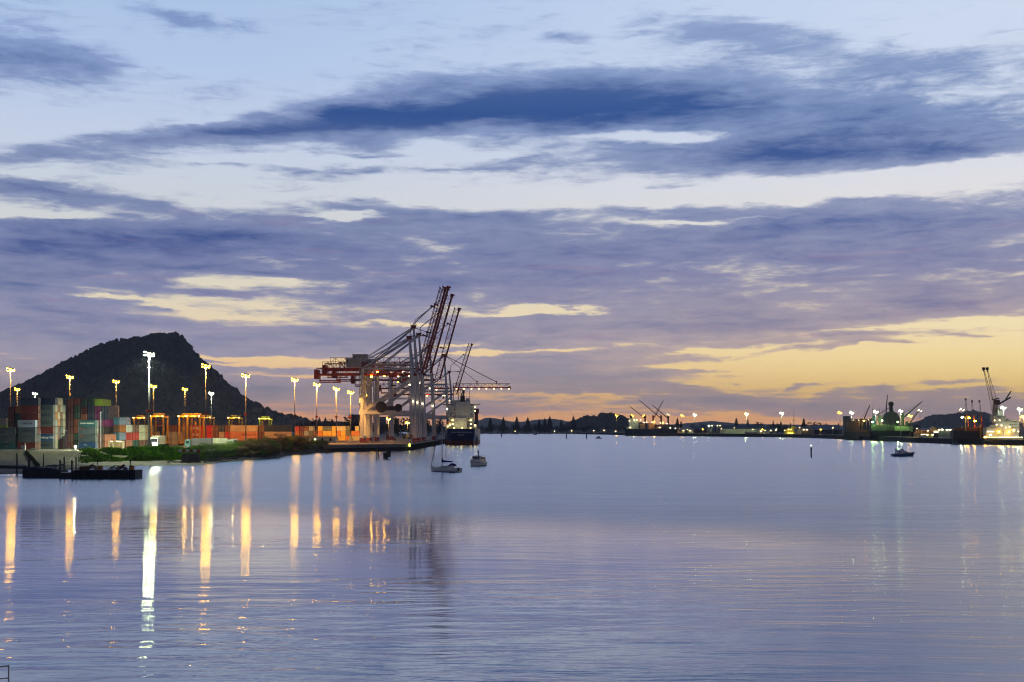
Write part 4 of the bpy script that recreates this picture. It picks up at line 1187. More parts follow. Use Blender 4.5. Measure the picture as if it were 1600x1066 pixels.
b.build('bridge_wing', GREYST, t)
b = MB(); b.tube((8.5, -1.0, 29), (8.2, -1.0, 33), 1.7, 1.4, n=10); b.tube((8.2, -1.6, 33), (8.0, -1.6, 35.4), .45, n=8); b.tube((8.2, -.4, 33), (8.0, -.4, 34.8), .45, n=8); b.build('funnel', DARKST, t)
b = MB()
for yy in (1.8, 5.4): b.tube((12, yy, 30), (12, yy, 40.5), .22, n=6)
b.beam((12, 1.0, 38.2), (12, 6.2, 38.2), .25); b.beam((12, 1.8, 34), (12, 5.4, 34), .2); b.tube((12, 3.6, 38), (12, 3.6, 42.5), .15, n=5); b.tube((12, -5.5, 30), (12, -5.5, 36.5), .13, n=5); b.build('mast', DARKST, t)
b = MB(); b.tube((12, -4.3, 30), (12, -4.3, 31.4), 1.2, n=12); b.build('radar_dome', WHITE, t)
windows_on(t, sp, 9, -8.2, 8.2, (23.5, 20.6, 17.6), 7, .75, skip=.25)
for yy in (-8.6, 8.6):
    windows_on(t, sp, yy, 9.5, 19.5, (23.5, 20.6, 17.6, 14.6), 4, .7, axis='y', sgn=1 if yy > 0 else -1)
b = MB()
for zz in (12.8, 15.6, 18.6): b.box(8.1, 9, -9.6, 9.6, zz, zz + .12)
for sy in (-1, 1):
    for zz in (12.8, 15.6, 18.6, 21.6): b.box(9, 18, sy * 8.65 if sy > 0 else -10.1, 10.1 if sy > 0 else -8.65, zz, zz + .12)
b.build('side_decks', GREYST, t)
b = MB(); b.box(2, 9, -10.4, -8.8, 9.7, 13.5); b.box(2, 9, 8.8, 10.4, 9.7, 13.5); b.build('aft_deckhouse', SW, t)
b = MB()
for i in range(12): b.tube((.6, -10 + i * 1.82, 9.8), (.6, -10 + i * 1.82, 11.4), .06, n=4)
b.beam((.6, -10, 11.4), (.6, 10, 11.4), .08); b.beam((.6, -10, 10.9), (.6, 10, 10.9), .06); b.build('stern_rail', WHITE, t)
for x, y, z in ((8.8, 5.8, 16.4), (8.6, -1.2, 16.6), (8.8, -6.4, 16.4), (1.5, 8.6, 12.2), (1.8, 5.5, 13.8), (1.4, 4.6, 11.2), (1.4, -.9, 11.2), (1.4, -6.4, 11.2), (1.8, -6.8, 13.8), (1.5, -9.4, 13.0), (10, -9.3, 25.2), (10, -9.3, 22.8), (8.0, 7.8, 13.2)):
    deck_lamp(t, x, y, z, L_bulk(), .42)
lamp('lamp', t, (1.5, 0, 13.5), (1.0, .85, .35), 260, .4); lamp('lamp', t, (4, -10.8, 24), (1.0, .85, .35), 160, .4); lamp('lamp', t, (-3, 2, 15.0), (1.0, .9, .55), 160, .4)
b = MB(); b.rings([[(4, 9.2 + sy, z) for sy, z in ((-.9, 14.4), (-.9, 15.3), (-.4, 15.8), (.4, 15.8), (.9, 15.3), (.9, 14.4))], [(9, 9.2 + sy, z) for sy, z in ((-.9, 14.4), (-.9, 15.3), (-.4, 15.8), (.4, 15.8), (.9, 15.3), (.9, 14.4))]], close=True); b.build('lifeboat', paint('lifeboat_orange', (.7, .18, .03)), t)
letters('lettering', 'SWAN LION DE MADEIRA', 1.25, paint('name_white', (.7, .7, .7)), t, (-.03, -.4, 8.2), (math.radians(90), 0, math.radians(-90)))
letters('lettering', 'MALTA', 1.2, MATS['name_white'], t, (-.03, -.2, 6.3), (math.radians(90), 0, math.radians(-90)))
# ship's cargo: containers forward of the bridge
k = 0
for r in range(5):
    for c in range(7):
        for tr in range(rnd.choice((1, 2, 2, 3)) if c in (0, 6) else 0):
            container(rnd.choice(['maroon', 'grey', 'blue', 'rust red', 'brown']), -34.2 - 9.6 + c * 2.9 + .4, 893 + r * 14.2, 9.75 + tr * 2.6, f'container on the ship, {TIER[tr]} tier, {ORD[r]} bay ahead of the bridge, {"port" if c == 0 else "starboard"} side', 12.19, 2.59, math.radians(90), 'containers aboard the ship')
t = thing('hatch_block', 'small dark conifer-red deck crane pedestal on the ship ahead of its bridge', 'deck crane', (-26.0, 935, 9.7))
b = MB(); b.tube((0, 0, 0), (0, 0, 12), 1.4, 1.2, n=10); b.build('pedestal', REDST, t); b = MB(); b.box(-1.8, 1.8, -1.8, 1.8, 12, 15.5); b.build('crane_house', REDST, t); b = MB(); b.beam((0, 1.8, 13), (0, 22, 15), 1.2, 1.0, .5, .5); b.build('jib', REDST, t)
t.name = 'deck_crane'
# ------------------------------------------------------------------ small craft
def small_hull(L, B, zb, zm, zs, n=14, plumb=.06, tr=.75):
    """x: stern 0 -> bow L; sheer heights: bow zb, mid zm, stern zs"""
    b = MB(); R = []
    for i in range(n + 1):
        s = i / n
        w = B / 2 * (tr + (1 - tr) * math.sin(min(1, s / .45) * math.pi / 2)) if s < .45 else B / 2 * max(.02, (1 - ((s - .45) / .55) ** 2.3))
        zt = zm + (zs - zm) * max(0, 1 - s / .4) ** 2 + (zb - zm) * max(0, (s - .35) / .65) ** 1.8
        x = L * s
        R.append([(x - plumb * L * (s > .8) * (s - .8) / .2, 0 if s > .98 else w * .45, -.35), (x - plumb * L * .5 * (s > .8) * (s - .8) / .2, w * .88, .12), (x, w, zt * .7), (x, w * .98, zt)])
    m = lambda v: (v[0], -v[1], v[2])
    for i in range(n):
        for k in range(3):
            b.mat(1 if k == 0 else 0); p, q = R[i], R[i + 1]
            b.quad(p[k], q[k], q[k + 1], p[k + 1]); b.quad(m(p[k + 1]), m(q[k + 1]), m(q[k]), m(p[k]))
        p, q = R[i], R[i + 1]; b.mat(0)
        b.quad((p[3][0], -p[3][1], p[3][2] - .12), (q[3][0], -q[3][1], q[3][2] - .12), (q[3][0], q[3][1], q[3][2] - .12), (p[3][0], p[3][1], p[3][2] - .12))
    p = R[0]
    b.quad(*[m(v) for v in p], *p[::-1])
    return b, R


GEL = paint('gelcoat', (.82, .77, .70), .35, var=.08); ANTI = paint('antifoul', (.02, .03, .06), .7); BLUEC = paint('blue_canvas', (.015, .06, .20), .8)
# yacht: bow to the left, seen three-quarter
t = thing('sailing_yacht', 'white sailing yacht at anchor with furled blue mainsail', 'yacht', (X(719, 345), 339, 0), math.radians(140))
L = 10.4
b, R = small_hull(L, 3.2, 1.35, 1.0, 1.05); b.build('hull', [GEL, ANTI], t, smooth=False)
b = MB(); b.rings([[(x, y, z) for y, z in ((-w, .85), (-w * .85, h), (w * .85, h), (w, .85))] for x, w, h in ((2.6, 1.0, 1.5), (3.4, 1.05, 1.62), (6.0, .85, 1.5), (7.4, .45, 1.2))], close=True); cb = b.build('cabin', GEL, t)
for sy in (-1, 1):
    b = MB()
    for x in (3.7, 4.6, 5.5): b.box(x - .25, x + .25, *sorted((sy * .98, sy * 1.0)), 1.12, 1.3)
    b.build('window', GLASS, cb)
b = MB(); b.tube((6.2, 0, 1.0), (6.2, 0, 15.2), .13, .10, n=8); b.build('mast', GALV, t)
b = MB(); b.tube((6.2, 0, 2.5), (2.2, 0, 2.6), .08, n=6); b.build('boom', GALV, t)
b = MB(); pts = [(6.1, .42, 2.9), (5.6, .30, 2.75), (4.4, .20, 2.78), (3.2, .18, 2.72), (2.2, .10, 2.68)]
for (x0, r0, z0), (x1, r1, z1) in zip(pts, pts[1:]): b.tube((x0, 0, z0), (x1, 0, z1), r0, r1, n=10)
b.tube((6.15, 0, 2.6), (6.15, 0, 3.7), .22, .1, n=8)
b.build('sail_cover', BLUEC, t)
b = MB(); b.rings([[(x, 1.0 * math.cos(a), 1.5 + 1.0 * math.sin(a) * s) for a in [math.pi * k / 8 for k in range(9)]] for x, s in ((1.9, .75), (2.7, .85), (3.3, .3))], cap=False); b.build('spray_hood', BLUEC, t)
b = MB(); b.tube((6.2, 0, 15.1), (10.3, 0, 1.3), .075, n=5); b.build('furled_jib', BLUEC, t)
b = MB(); b.tube((6.2, 0, 15.1), (.1, 0, 1.1), .025, n=4); b.tube((6.2, 0, 14.0), (6.0, 1.5, 1.1), .022, n=4); b.tube((6.2, 0, 14.0), (6.0, -1.5, 1.1), .022, n=4); b.tube((6.2, -.9, 8), (6.2, .9, 8), .03, n=4); b.build('rigging', GALV, t)
for sy in (-1, 1):
    b = MB(); pr = []
    for i in range(1, 14, 2):
        q = R[i][3]; b.tube((q[0], sy * q[1] * .97, q[2] - .1), (q[0], sy * q[1] * .97, q[2] + .6), .022, n=4); pr.append((q[0], sy * q[1] * .97, q[2] + .58))
    b.path(pr, .018, n=4); b.build('guard_rail', GALV, t)
b = MB(); b.rings([[(-.1, y, .35), (-.1, y, 1.15), (-.35, y, 1.2), (-.4, y, .4)] for y in (.3, .75)]); b.build('outboard_motor', DARKST, t)
t2 = thing('dinghy', 'grey inflatable dinghy tied behind the yacht', 'dinghy', (X(715, 340), 333.8, 0), math.radians(150))
b = MB()
for sy in (-1, 1): b.tube((0, sy * .55, .22), (1.9, sy * .5, .25), .2, n=8)
b.tube((1.9, .5, .25), (2.4, 0, .3), .2, .15, n=8); b.tube((1.9, -.5, .25), (2.4, 0, .3), .2, .15, n=8); b.tube((.1, -.55, .24), (.1, .55, .24), .12, n=6); b.build('tube', paint('hypalon', (.25, .26, .28)), t2)
b = MB(); b.box(.1, 2.0, -.5, .5, .08, .14); b.build('floor', GREYST, t2)

# launch, bow toward the viewer-left
t = thing('cabin_launch', 'white cabin launch moored bow toward the viewer with upright exhaust stack', 'launch', (X(754, 395), 398.5, 0), math.radians(249))
b, R = small_hull(9.2, 3.6, 1.95, 1.25, 1.15, tr=.85); b.build('hull', [GEL, ANTI], t)
b = MB(); b.rings([[(x, y, z) for y, z in ((-w, 1.0), (-w * .92, h), (w * .92, h), (w, 1.0))] for x, w, h in ((.8, 1.4, 2.5), (3.0, 1.45, 2.75), (5.4, 1.35, 2.9), (5.7, 1.25, 2.0))], close=True); w_ = b.build('wheelhouse', GEL, t)
b = MB(); b.box(.5, 5.9, -1.5, 1.5, 2.92, 3.02); b.build('roof', GEL, t)
b = MB()
for i in range(4): y0 = -1.15 + i * .6; b.hexa([(5.60, y0, 2.1), (5.74, y0, 2.1), (5.74, y0 + .46, 2.1), (5.60, y0 + .46, 2.1), (5.45, y0, 2.78), (5.56, y0, 2.78), (5.56, y0 + .46, 2.78), (5.45, y0 + .46, 2.78)])
b.build('windscreen', GLASS, w_)
for sy in (-1, 1):
    b = MB()
    for x in (2.2, 3.3, 4.4): b.box(x - .4, x + .4, *sorted((sy * 1.36, sy * 1.47)), 2.0, 2.6)
    b.build('window', GLASS, w_)
b = MB(); b.rings([[(x, y, z) for y, z in ((-w, 1.3), (-w * .8, h), (w * .8, h), (w, 1.3))] for x, w, h in ((5.6, 1.2, 1.95), (7.6, .6, 1.8))], close=True); b.build('fore_cabin', GEL, t)
b = MB(); b.tube((3.6, 0, 3.0), (3.6, 0, 4.7), .28, .24, n=10); b.build('exhaust_stack', WHITE, t)
b = MB(); pr = []
for i in range(7, 15):
    q = R[min(i, 14)][3]
    for sy in (-1, 1): b.tube((q[0], sy * q[1] * .97, q[2] - .1), (q[0], sy * q[1] * .97, q[2] + .55), .025, n=4)
b.build('bow_rail', GALV, t)
b = MB(); b.path([(R[i][2][0], -R[i][2][1] - .03, R[i][2][2]) for i in range(15)], .05, 5); b.path([(R[i][2][0], R[i][2][1] + .03, R[i][2][2]) for i in range(15)], .05, 5); b.build('rubbing_strake', TIMB, t)
b = MB(); b.tube((1.2, -1.2, 3.0), (1.2, -1.2, 3.9), .03, n=4); b.build('aerial', GALV, t)

# motor cruiser at right
t = thing('motor_cruiser', 'blue hulled flybridge motor cruiser heading right', 'cruiser', (X(1391.5, 522), 520, 0), math.radians(3))
b, R = small_hull(9.3, 3.2, 1.75, 1.15, 1.0, plumb=.12, tr=.9); b.build('hull', [paint('cruiser_navy', (.10, .14, .26), .35), paint('cruiser_boot', (.05, .06, .08))], t)
b = MB(); b.rings([[(x, y, z) for y, z in ((-w, 1.0), (-w * .93, h), (w * .93, h), (w, 1.0))] for x, w, h in ((1.7, 1.35, 2.35), (4.6, 1.35, 2.35), (7.0, .7, 1.45))], close=True); w_ = b.build('cabin', paint('cruiser_white', (.78, .80, .82), .35), t)
for sy in (-1, 1):
    b = MB(); b.hexa([(2.3, sy * 1.33, 1.45), (6.3, sy * .95, 1.45), (6.3, sy * .98, 1.46), (2.3, sy * 1.37, 1.46), (2.3, sy * 1.26, 2.1), (5.0, sy * 1.2, 2.1), (5.0, sy * 1.26, 2.1), (2.3, sy * 1.33, 2.1)]); b.build('window', GLASS, w_)
b = MB(); b.box(1.6, 4.6, -1.3, 1.3, 2.35, 2.45); b.box(1.6, 1.7, -1.2, 1.2, 2.45, 3.1); b.hexa([(4.0, -1.2, 2.45), (4.6, -1.2, 2.45), (4.6, 1.2, 2.45), (4.0, 1.2, 2.45), (3.8, -1.1, 3.1), (4.2, -1.1, 3.1), (4.2, 1.1, 3.1), (3.8, 1.1, 3.1)]); b.build('flybridge', MATS['cruiser_white'], t)
b = MB(); b.box(1.5, 4.0, -1.25, 1.25, 3.95, 4.03)
for x in (1.6, 3.9):
    for y in (-1.2, 1.2): b.tube((x, y, 2.45), (x, y, 3.95), .04, n=5)
b.build('bimini_top', MATS['cruiser_white'], t)
b = MB(); b.tube((2.3, 0, 4.03), (2.3, 0, 4.6), .05, n=5); b.build('light_post', GALV, t); b = MB(); b.box(2.15, 2.45, -.15, .15, 4.6, 4.85); b.build('anchor_light', glow('anchor_light', (1, 1, .95), 6), t)
b = MB(); pr = [(R[i][3][0], -R[i][3][1] * .97, R[i][3][2] + .5) for i in range(7, 14)]; b.path(pr, .03, 4); b.path([(x, -y, z) for x, y, z in pr], .03, 4)
for p in pr:
    for sy in (1, -1): b.tube((p[0], sy * p[1], p[2]), (p[0], sy * p[1], p[2] - .55), .025, n=4)
b.build('bow_rail', GALV, t)
b = MB(); b.box(-.5, 0, -1.2, 1.2, .35, .45); b.build('swim_platform', MATS['cruiser_white'], t)

# far small boats
for px, D, rz, lab in ((940, 1300, 200, 'small white motor boat under way near the far shore'), (833, 1900, 20, 'tiny white boat close to the far pines')):
    t = thing('motor_boat', lab, 'motor boat', (X(px, D), D, 0), math.radians(rz))
    b, R = small_hull(6.5, 2.4, 1.3, .9, .9); b.build('hull', [WHITE, ANTI], t)
    b = MB(); b.rings([[(x, y, z) for y, z in ((-1, .8), (-.9, h), (.9, h), (1, .8))] for x, h in ((2, 2.4), (4, 2.4), (4.9, 1.3))], close=True); b.build('cabin', WHITE, t)
    b = MB(); b.box(3.9, 4.3, -.8, .8, 1.6, 2.2); b.build('windscreen', GLASS, t)

# beacons and posts in the channel
def beacon(px, D, h, label, lit=None, r=.28):
    t = thing('channel_beacon', label, 'beacon', (X(px, D), D, 0), group='channel beacons')
    b = MB(); b.tube((0, 0, -1), (0, 0, h * .62), r * 1.2, r, n=10); b.build('pile', TIMB, t)
    b = MB(); b.tube((0, 0, h * .62), (0, 0, h * .74), r * 1.5, n=10); b.box(-r * 1.3, r * 1.3, -r * 1.3, r * 1.3, h * .66, h * .72); b.build('platform', DARKST, t)
    b = MB(); b.tube((0, 0, h * .74), (0, 0, h * .94), r * .5, n=8); b.build('lantern_post', DARKST, t)
    b = MB(); b.tube((0, 0, h * .92), (0, 0, h), r * .8, n=8); b.build('lantern', glow('beacon_white', (1, .95, .85), 5) if lit else DARKST, t)
beacon(1267.5, 511, 4.7, 'channel beacon post with small white lantern in open water', True)
beacon(783.5, 1500, 4.5, 'thin channel post left, below the pines', r=.5)
beacon(885, 1330, 5.5, 'thin channel post in front of the low hill', r=.5)
beacon(916.5, 1330, 5.5, 'thin channel post left of the small motor boat', r=.5)

def pile(px, D, h, label, r=.22, lean=0.0, name='mooring_pile'):
    b = MB(); n = 7
    b.rings([[(r * (1 - .2 * k / n + .08 * mn.noise(Vector((k * 1.3, px, i)))) * math.cos(2 * math.pi * i / 8) + lean * k / n, r * (1 - .2 * k / n) * math.sin(2 * math.pi * i / 8), -1 + (h + 1) * k / n) for i in range(8)] for k in range(n + 1)], close=True)
    return solo(b.build(name, TIMB, None), label, 'pile', 'old timber piles', (X(px, D), D, 0))
pile(468.5, 468, 3.4, 'single thin timber pile in front of the bushes', .16)
pile(510.5, 585, 4.6, 'dark pile at the corner where the bank meets the wharf', .22)
for px, h, lab in ((476, 1.4, 'leftmost'), (508, 2.0, 'second'), (513, 1.6, 'third'), (516.5, 2.1, 'rightmost')): pile(px, 580, h, f'short pile stump by the bank end of the wharf, {lab} of four', .3)
pile(588.5, 470, 3.9, 'tall thin broken pile in the water before the wharf', .17, .1)
pile(591.5, 497, 2.9, 'shorter pile just right of the tall broken pile', .26, .05)
t = thing('pile_cluster', 'cluster of old timber piles bound with black fenders before the wharf', 'dolphin', (X(604, 478), 478, 0))
for dx, dy, h, ln in ((-.4, 0, 3.5, .5), (.3, .2, 4.0, .3), (.5, -.3, 4.3, -.4), (-.1, .4, 3.0, .2)):
    b = MB(); b.tube((dx, dy, -1), (dx + ln, dy, h), .2, .15, n=7); b.build('pile', TIMB, t)
for x0, z0, h in ((-.7, .1, 2.2), (.1, -.1, 1.9), (1.1, .6, 2.3)):
    b = MB(); b.tube((x0, -.5, z0), (x0, -.5, z0 + h), .5, n=10); b.build('fender', RUBBER, t)

# ---- left foreground jetty and barges
t = thing('pipeline_jetty', 'black pipeline jetty entering from the left edge', 'jetty', (0, 0, 0))
D0 = 316
b = MB(); b.beam((X(-60, D0 + 2), D0 + 2, 2.25), (X(43, D0), D0, 2.0), 1.2, .8); b.build('walkway', DARKST, t)
for px in (-40, -8, 38):
    b = MB(); b.tube((X(px, D0), D0, -1), (X(px, D0), D0, 2), .09, n=5); b.tube((X(px + 2, D0), D0 + .4, -1), (X(px, D0), D0, 2), .06, n=5); b.build('support', DARKST, t)
pile(26.5, 318, 5.4, 'thin pile through the pipeline jetty', .2)
pile(45.5, 312, 4.9, 'thick pointed pile at the left end of the first barge', .38)
pile(68, 316, 5.3, 'thin pile behind the first barge', .17)
t = thing('work_barge', 'low black work barge with rounded deck next to the jetty', 'barge', (X(71, 305), 305, 0), math.radians(-3))
b = MB(); L2 = 4.6
b.rings([[(x, y, z) for y, z in ((-2.2, -.5), (-2.35, 1.5), (-1.6, h), (1.6, h), (2.35, 1.5), (2.2, -.5))] for x, h in ((-L2, 2.35), (-2, 2.45), (0, 2.3), (2, 2.2), (L2, 1.7))], close=True); b.build('hull', paint('barge_black', (.018, .022, .03), .7), t)
b = MB()
for x in (-3.5, -1.2, 1.0, 3.2): b.tube((x, -1.7, 2.1), (x, -1.7, 2.75), .1, n=6)
b.build('bollard', DARKST, t)
t = thing('pontoon', 'narrow black pontoon with pale lit deck and end frames', 'pontoon', (X(106, 299), 299, 0))
b = MB(); b.box(-1.5, 1.6, -1.6, 1.6, -.4, 1.25); b.build('hull', MATS['barge_black'], t)
b = MB(); b.box(-1.1, 1.1, -1.5, 1.3, 1.25, 1.42); b.build('deck_plate', paint('pale_deck', (.62, .58, .42), .5), t)
b = MB()
for x in (-1.35, 1.45):
    b.tube((x, -1.4, 1.2), (x, -1.4, 4.3), .2, n=7); b.tube((x, 1.4, 1.2), (x, 1.4, 4.9), .16, n=7); b.tube((x, -1.4, 3.7), (x, 1.4, 3.7), .05, n=5)
for z in (2.3, 3.0, 3.7): b.tube((-1.35, 1.4, z), (1.45, 1.4, z), .05, n=5)
b.build('end_frame', TIMB, t)
t = thing('scrap_barge', 'black barge heaped with scrap, hoses and orange drums', 'barge', (X(168, 300), 300, 0), math.radians(-2))
b = MB(); b.rings([[(x, y, z) for y, z in ((-2.6, -.4), (-2.8, 1.9), (2.8, 1.9), (2.6, -.4))] for x in (-7.2, -6.9, 7.0, 7.4)], close=True)
for i in range(26): b.box(-7 + i * .56, -6.9 + i * .56, -2.92, -2.75, .0, 1.9)
b.build('hull', MATS['barge_black'], t)
sb = [('crate', 'orange wooden crate on the scrap barge near its middle', -1.4, .9, 1.0, (.38, .14, .03)), ('crate', 'orange crate at the right end of the scrap barge', 6.0, .9, 1.05, (.42, .17, .03)), ('crate', 'brown low box on the scrap barge, left half', -5.2, 1.6, .8, (.12, .05, .03))]
for nm, lab, x, w2, h2, c in sb:
    b = MB(); b.box(-w2 / 2, w2 / 2, -.6, .6, 0, h2)
    for k in range(3): b.box(-w2 / 2 - .03, w2 / 2 + .03, -.64, -.6, .08 + k * h2 * .32, .2 + k * h2 * .32)
    solo(b.build(nm, paint('crate_%02d' % int(x + 10), c, .8, var=.4, scale=1.5)), lab, 'crate', None, (X(168, 300) + x, 299.0, 1.92))
def scrap(x, y, z, r, h, mat, label, cnt=26, seed=1):
    rr = random.Random(seed); b = MB()
    for i in range(cnt):
        a, q = rr.uniform(0, 6.28), rr.random() ** .6; px_, py_ = r * q * math.cos(a), r * .6 * q * math.sin(a); zz = h * (1 - q) * rr.uniform(.4, 1)
        d = Vector((rr.uniform(-1, 1), rr.uniform(-1, 1), rr.uniform(-.5, .8))).normalized() * rr.uniform(.25, .7)
        p = Vector((px_, py_, zz + .2)); b.beam(p - d, p + d, rr.uniform(.06, .3), rr.uniform(.04, .2))
    solo(b.build('scrap_pile', mat), label, 'scrap pile', 'scrap piles on the barge', (x, y, z))
BX = X(168, 300)
scrap(BX - 3.6, 299.6, 1.9, 1.7, 1.4, paint('rust', (.13, .05, .03), .9, var=.5, scale=2), 'rusty brown scrap pile on the left half of the barge', 40, 2)
scrap(BX + 3.6, 299.6, 1.9, 1.5, 1.3, MATS['rust'], 'rusty scrap pile on the right half of the barge', 36, 3)
scrap(BX + 1.4, 299.3, 1.9, 1.0, 1.1, paint('pale_scrap', (.5, .48, .4), .8, var=.4), 'pale scrap pile in the middle of the barge', 22, 4)
scrap(BX - 6.0, 299.2, 1.9, .9, 1.0, MATS['pale_scrap'], 'pale planks and scrap at the left end of the barge', 22, 5)
for x, h, lab in ((-2.5, 2.2, 'left'), (5.2, 2.3, 'right')):
    b = MB(); b.tube((0, 0, 0), (0, 0, h), .07, n=6); b.tube((-.25, 0, h * .7), (.25, 0, h * .7), .05, n=5); b.box(-.15, .15, -.1, .1, h * .8, h)
    solo(b.build('stanchion', DARKST), f'thin dark stanchion on the {lab} half of the scrap barge', 'stanchion', None, (BX + x, 300.6, 1.9))
# rail of a pontoon in the bottom left corner
t = thing('pontoon_rail', 'cream tubular handrail in the bottom left corner', 'handrail', (0, 0, 0))
RL = paint('rail_cream', (.62, .58, .47), .4)
x1 = X(13.5, 58)
b = MB(); b.tube((x1, 58, .2), (x1, 58, 1.16), .033, n=10); b.build('post', RL, t); b = MB(); b.tube((x1 - 1.6, 57.2, .2), (x1 - 1.6, 57.2, 1.13), .033, n=10); b.build('post', RL, t)
b = MB(); b.tube((x1 + .03, 58.01, 1.17), (x1 - 2.4, 56.8, 1.10), .036, n=10); b.build('top_rail', RL, t)
b = MB(); b.tube((x1, 58, .62), (x1 - 2.4, 56.8, .56), .028, n=10); b.build('mid_rail', RL, t)
b = MB(); b.box(x1 - 5, x1 + .3, 50, 58.2, -.3, .2); b.build('deck', TIMB, t)
# ------------------------------------------------------------------ right-hand shore: sheds, silos, ships, masts
def shed(px0, px1, py_top, D, wall, roofm, label, depth=30, base=3.6, eave=None, lights=0, win=0, name='warehouse', gable=False, doors=0):
    x0, x1 = X(px0, D), X(px1, D); zt = Z(py_top, D); H = zt - base; e = H * (eave or .62)
    t = thing(name, label, 'building', ((x0 + x1) / 2, D, base)); w = (x1 - x0) / 2
    b = MB()
    if gable:                                   # gable end to the viewer
        b.rings([[(-w, y, 0), (-w, y, e), (0, y, H), (w, y, e), (w, y, 0)] for y in (0, depth)], close=True)
        b.build('wall', wall, t)
        b = MB()
        for s in (-1, 1): b.hexa([(s * (w + .4), -.5, e - .3), (0, -.5, H + .05), (0, depth + .5, H + .05), (s * (w + .4), depth + .5, e - .3), (s * (w + .4), -.5, e), (0, -.5, H + .4), (0, depth + .5, H + .4), (s * (w + .4), depth + .5, e)])
        b.build('roof', roofm, t)
    else:
        b.box(-w, w, 0, depth, 0, e); wl = b.build('wall', wall, t)
        b = MB(); b.rings([[(x, -.6, e), (x, depth / 2, H), (x, depth + .6, e), (x, depth + .6, e - .4), (x, -.6, e - .4)] for x in (-w - .5, w + .5)], close=True)
        for k in range(int(w / 4)): xx = -w + 2 + k * 8; b.hexa([(xx, 2, e + (H - e) * .14 + .02), (xx + 1.2, 2, e + (H - e) * .14 + .02), (xx + 1.2, depth * .42, H - (H - e) * .1 + .02), (xx, depth * .42, H - (H - e) * .1 + .02), (xx, 2, e + (H - e) * .14 + .12), (xx + 1.2, 2, e + (H - e) * .14 + .12), (xx + 1.2, depth * .42, H - (H - e) * .1 + .12), (xx, depth * .42, H - (H - e) * .1 + .12)])
        b.build('roof', roofm, t)
    for i in range(doors):
        c = -w + 2 * w * (i + .5) / doors; b = MB(); b.box(c - 2.2, c + 2.2, -.12, 0, 0, min(4.5, e - .5)); b.build('door', DARKST, t)
    for i in range(lights):
        c = -w + 2 * w * (i + .5) / lights + rnd.uniform(-1, 1); b = MB(); b.box(c - .55, c + .55, -.8, -.3, e - 1.1, e - .5); b.build('wall_lamp', L_warm(), t)
    for i in range(win):
        c = -w + 2 * w * (i + .5) / win; b = MB(); b.box(c - .8, c + .8, -.08, 0, e * .35, e * .35 + 1.6); b.build('window', L_win() if i % 3 != 1 else GLASS, t)
    return t


P = lambda n, c, **k: paint(n, c, k.get('r', .7), var=.25, scale=.15)
RB, RP, RG = P('roof_navy', (.045, .06, .095)), P('roof_mauve', (.17, .15, .18)), P('roof_grey', (.14, .15, .16))
shed(1063, 1083, 669, 1650, P('shed_cream', (.42, .36, .25)), RG, 'cream warehouse with two yellow wall lamps right of the geared ship', lights=2, doors=1)
shed(1084, 1108, 666.5, 1720, P('shed_slate', (.07, .08, .11)), RB, 'long dark slate shed with low roof behind the white mast')
shed(1096, 1122, 665.5, 1760, P('shed_dusk', (.09, .10, .13)), RB, 'dark blue shed overlapping the slate shed', win=5)
t = thing('tank_frame', 'pale frame tower and tanks with small white lights by the sea wall', 'plant', (X(1115, 1600), 1600, 3.6))
for k, (x, h, r) in enumerate(((-6, 9, 1.8), (-1, 7, 2.2), (5, 8, 1.8))):
    b = MB(); b.tube((x, 0, 0), (x, 0, h), r, n=14); b.tube((x, 0, h), (x, 0, h + .8), r, .2, n=14); b.build('tank', P('tank_grey', (.26, .28, .30)), t)
for x, z, m in ((-6.5, 9.6, L_mh()), (-2.5, 9.4, L_warm()), (4.2, 9.6, L_warm()), (7.5, 9.6, L_bulk())):
    b = MB(); b.tube((x, -2.4, 0), (x, -2.4, z), .12, n=5); b.box(x - .35, x + .35, -2.7, -2.3, z, z + .6); b.build('lamp_post', m if False else GALV, t); b = MB(); b.box(x - .4, x + .4, -2.9, -2.7, z - .2, z + .5); b.build('lamp_head', m, t)
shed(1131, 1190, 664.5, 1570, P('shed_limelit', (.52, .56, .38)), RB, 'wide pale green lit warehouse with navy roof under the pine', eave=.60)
shed(1166, 1186, 674.5, 1545, P('shed_brown', (.18, .11, .08)), RG, 'low brown shed in front of the pale green warehouse', depth=10)
shed(1184, 1194, 670, 1560, P('shed_ochre', (.4, .33, .22)), RG, 'small ochre gabled shed', depth=10, gable=True, lights=1)
shed(1196, 1211, 673.5, 1530, P('shed_pale', (.6, .62, .45)), RG, 'small pale lit shed left of the tug', depth=12, gable=True)
shed(1192, 1216, 668, 1640, P('shed_dark', (.05, .05, .06)), RB, 'dark low shed with pink lights behind the pale shed', lights=3)
shed(1252, 1275, 667, 1450, P('shed_rose', (.38, .30, .22)), P('roof_plum', (.12, .07, .09)), 'brick toned shed with four bright eave lamps', lights=4, depth=20, eave=.7)
shed(1272, 1316, 664, 1430, P('shed_ink', (.03, .035, .07)), RP, 'wide dark fronted shed with mauve roof', depth=50, eave=.50)
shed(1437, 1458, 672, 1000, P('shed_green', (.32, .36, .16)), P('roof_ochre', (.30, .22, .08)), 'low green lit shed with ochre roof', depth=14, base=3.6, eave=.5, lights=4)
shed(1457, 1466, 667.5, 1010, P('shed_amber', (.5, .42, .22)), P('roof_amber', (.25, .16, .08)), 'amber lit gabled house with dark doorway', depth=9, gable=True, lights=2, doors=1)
shed(1465, 1487, 667, 1050, P('shed_seafoam', (.22, .30, .30)), P('roof_slate', (.10, .14, .15)), 'grey green warehouse beside the log ship', depth=22, lights=4, eave=.8)

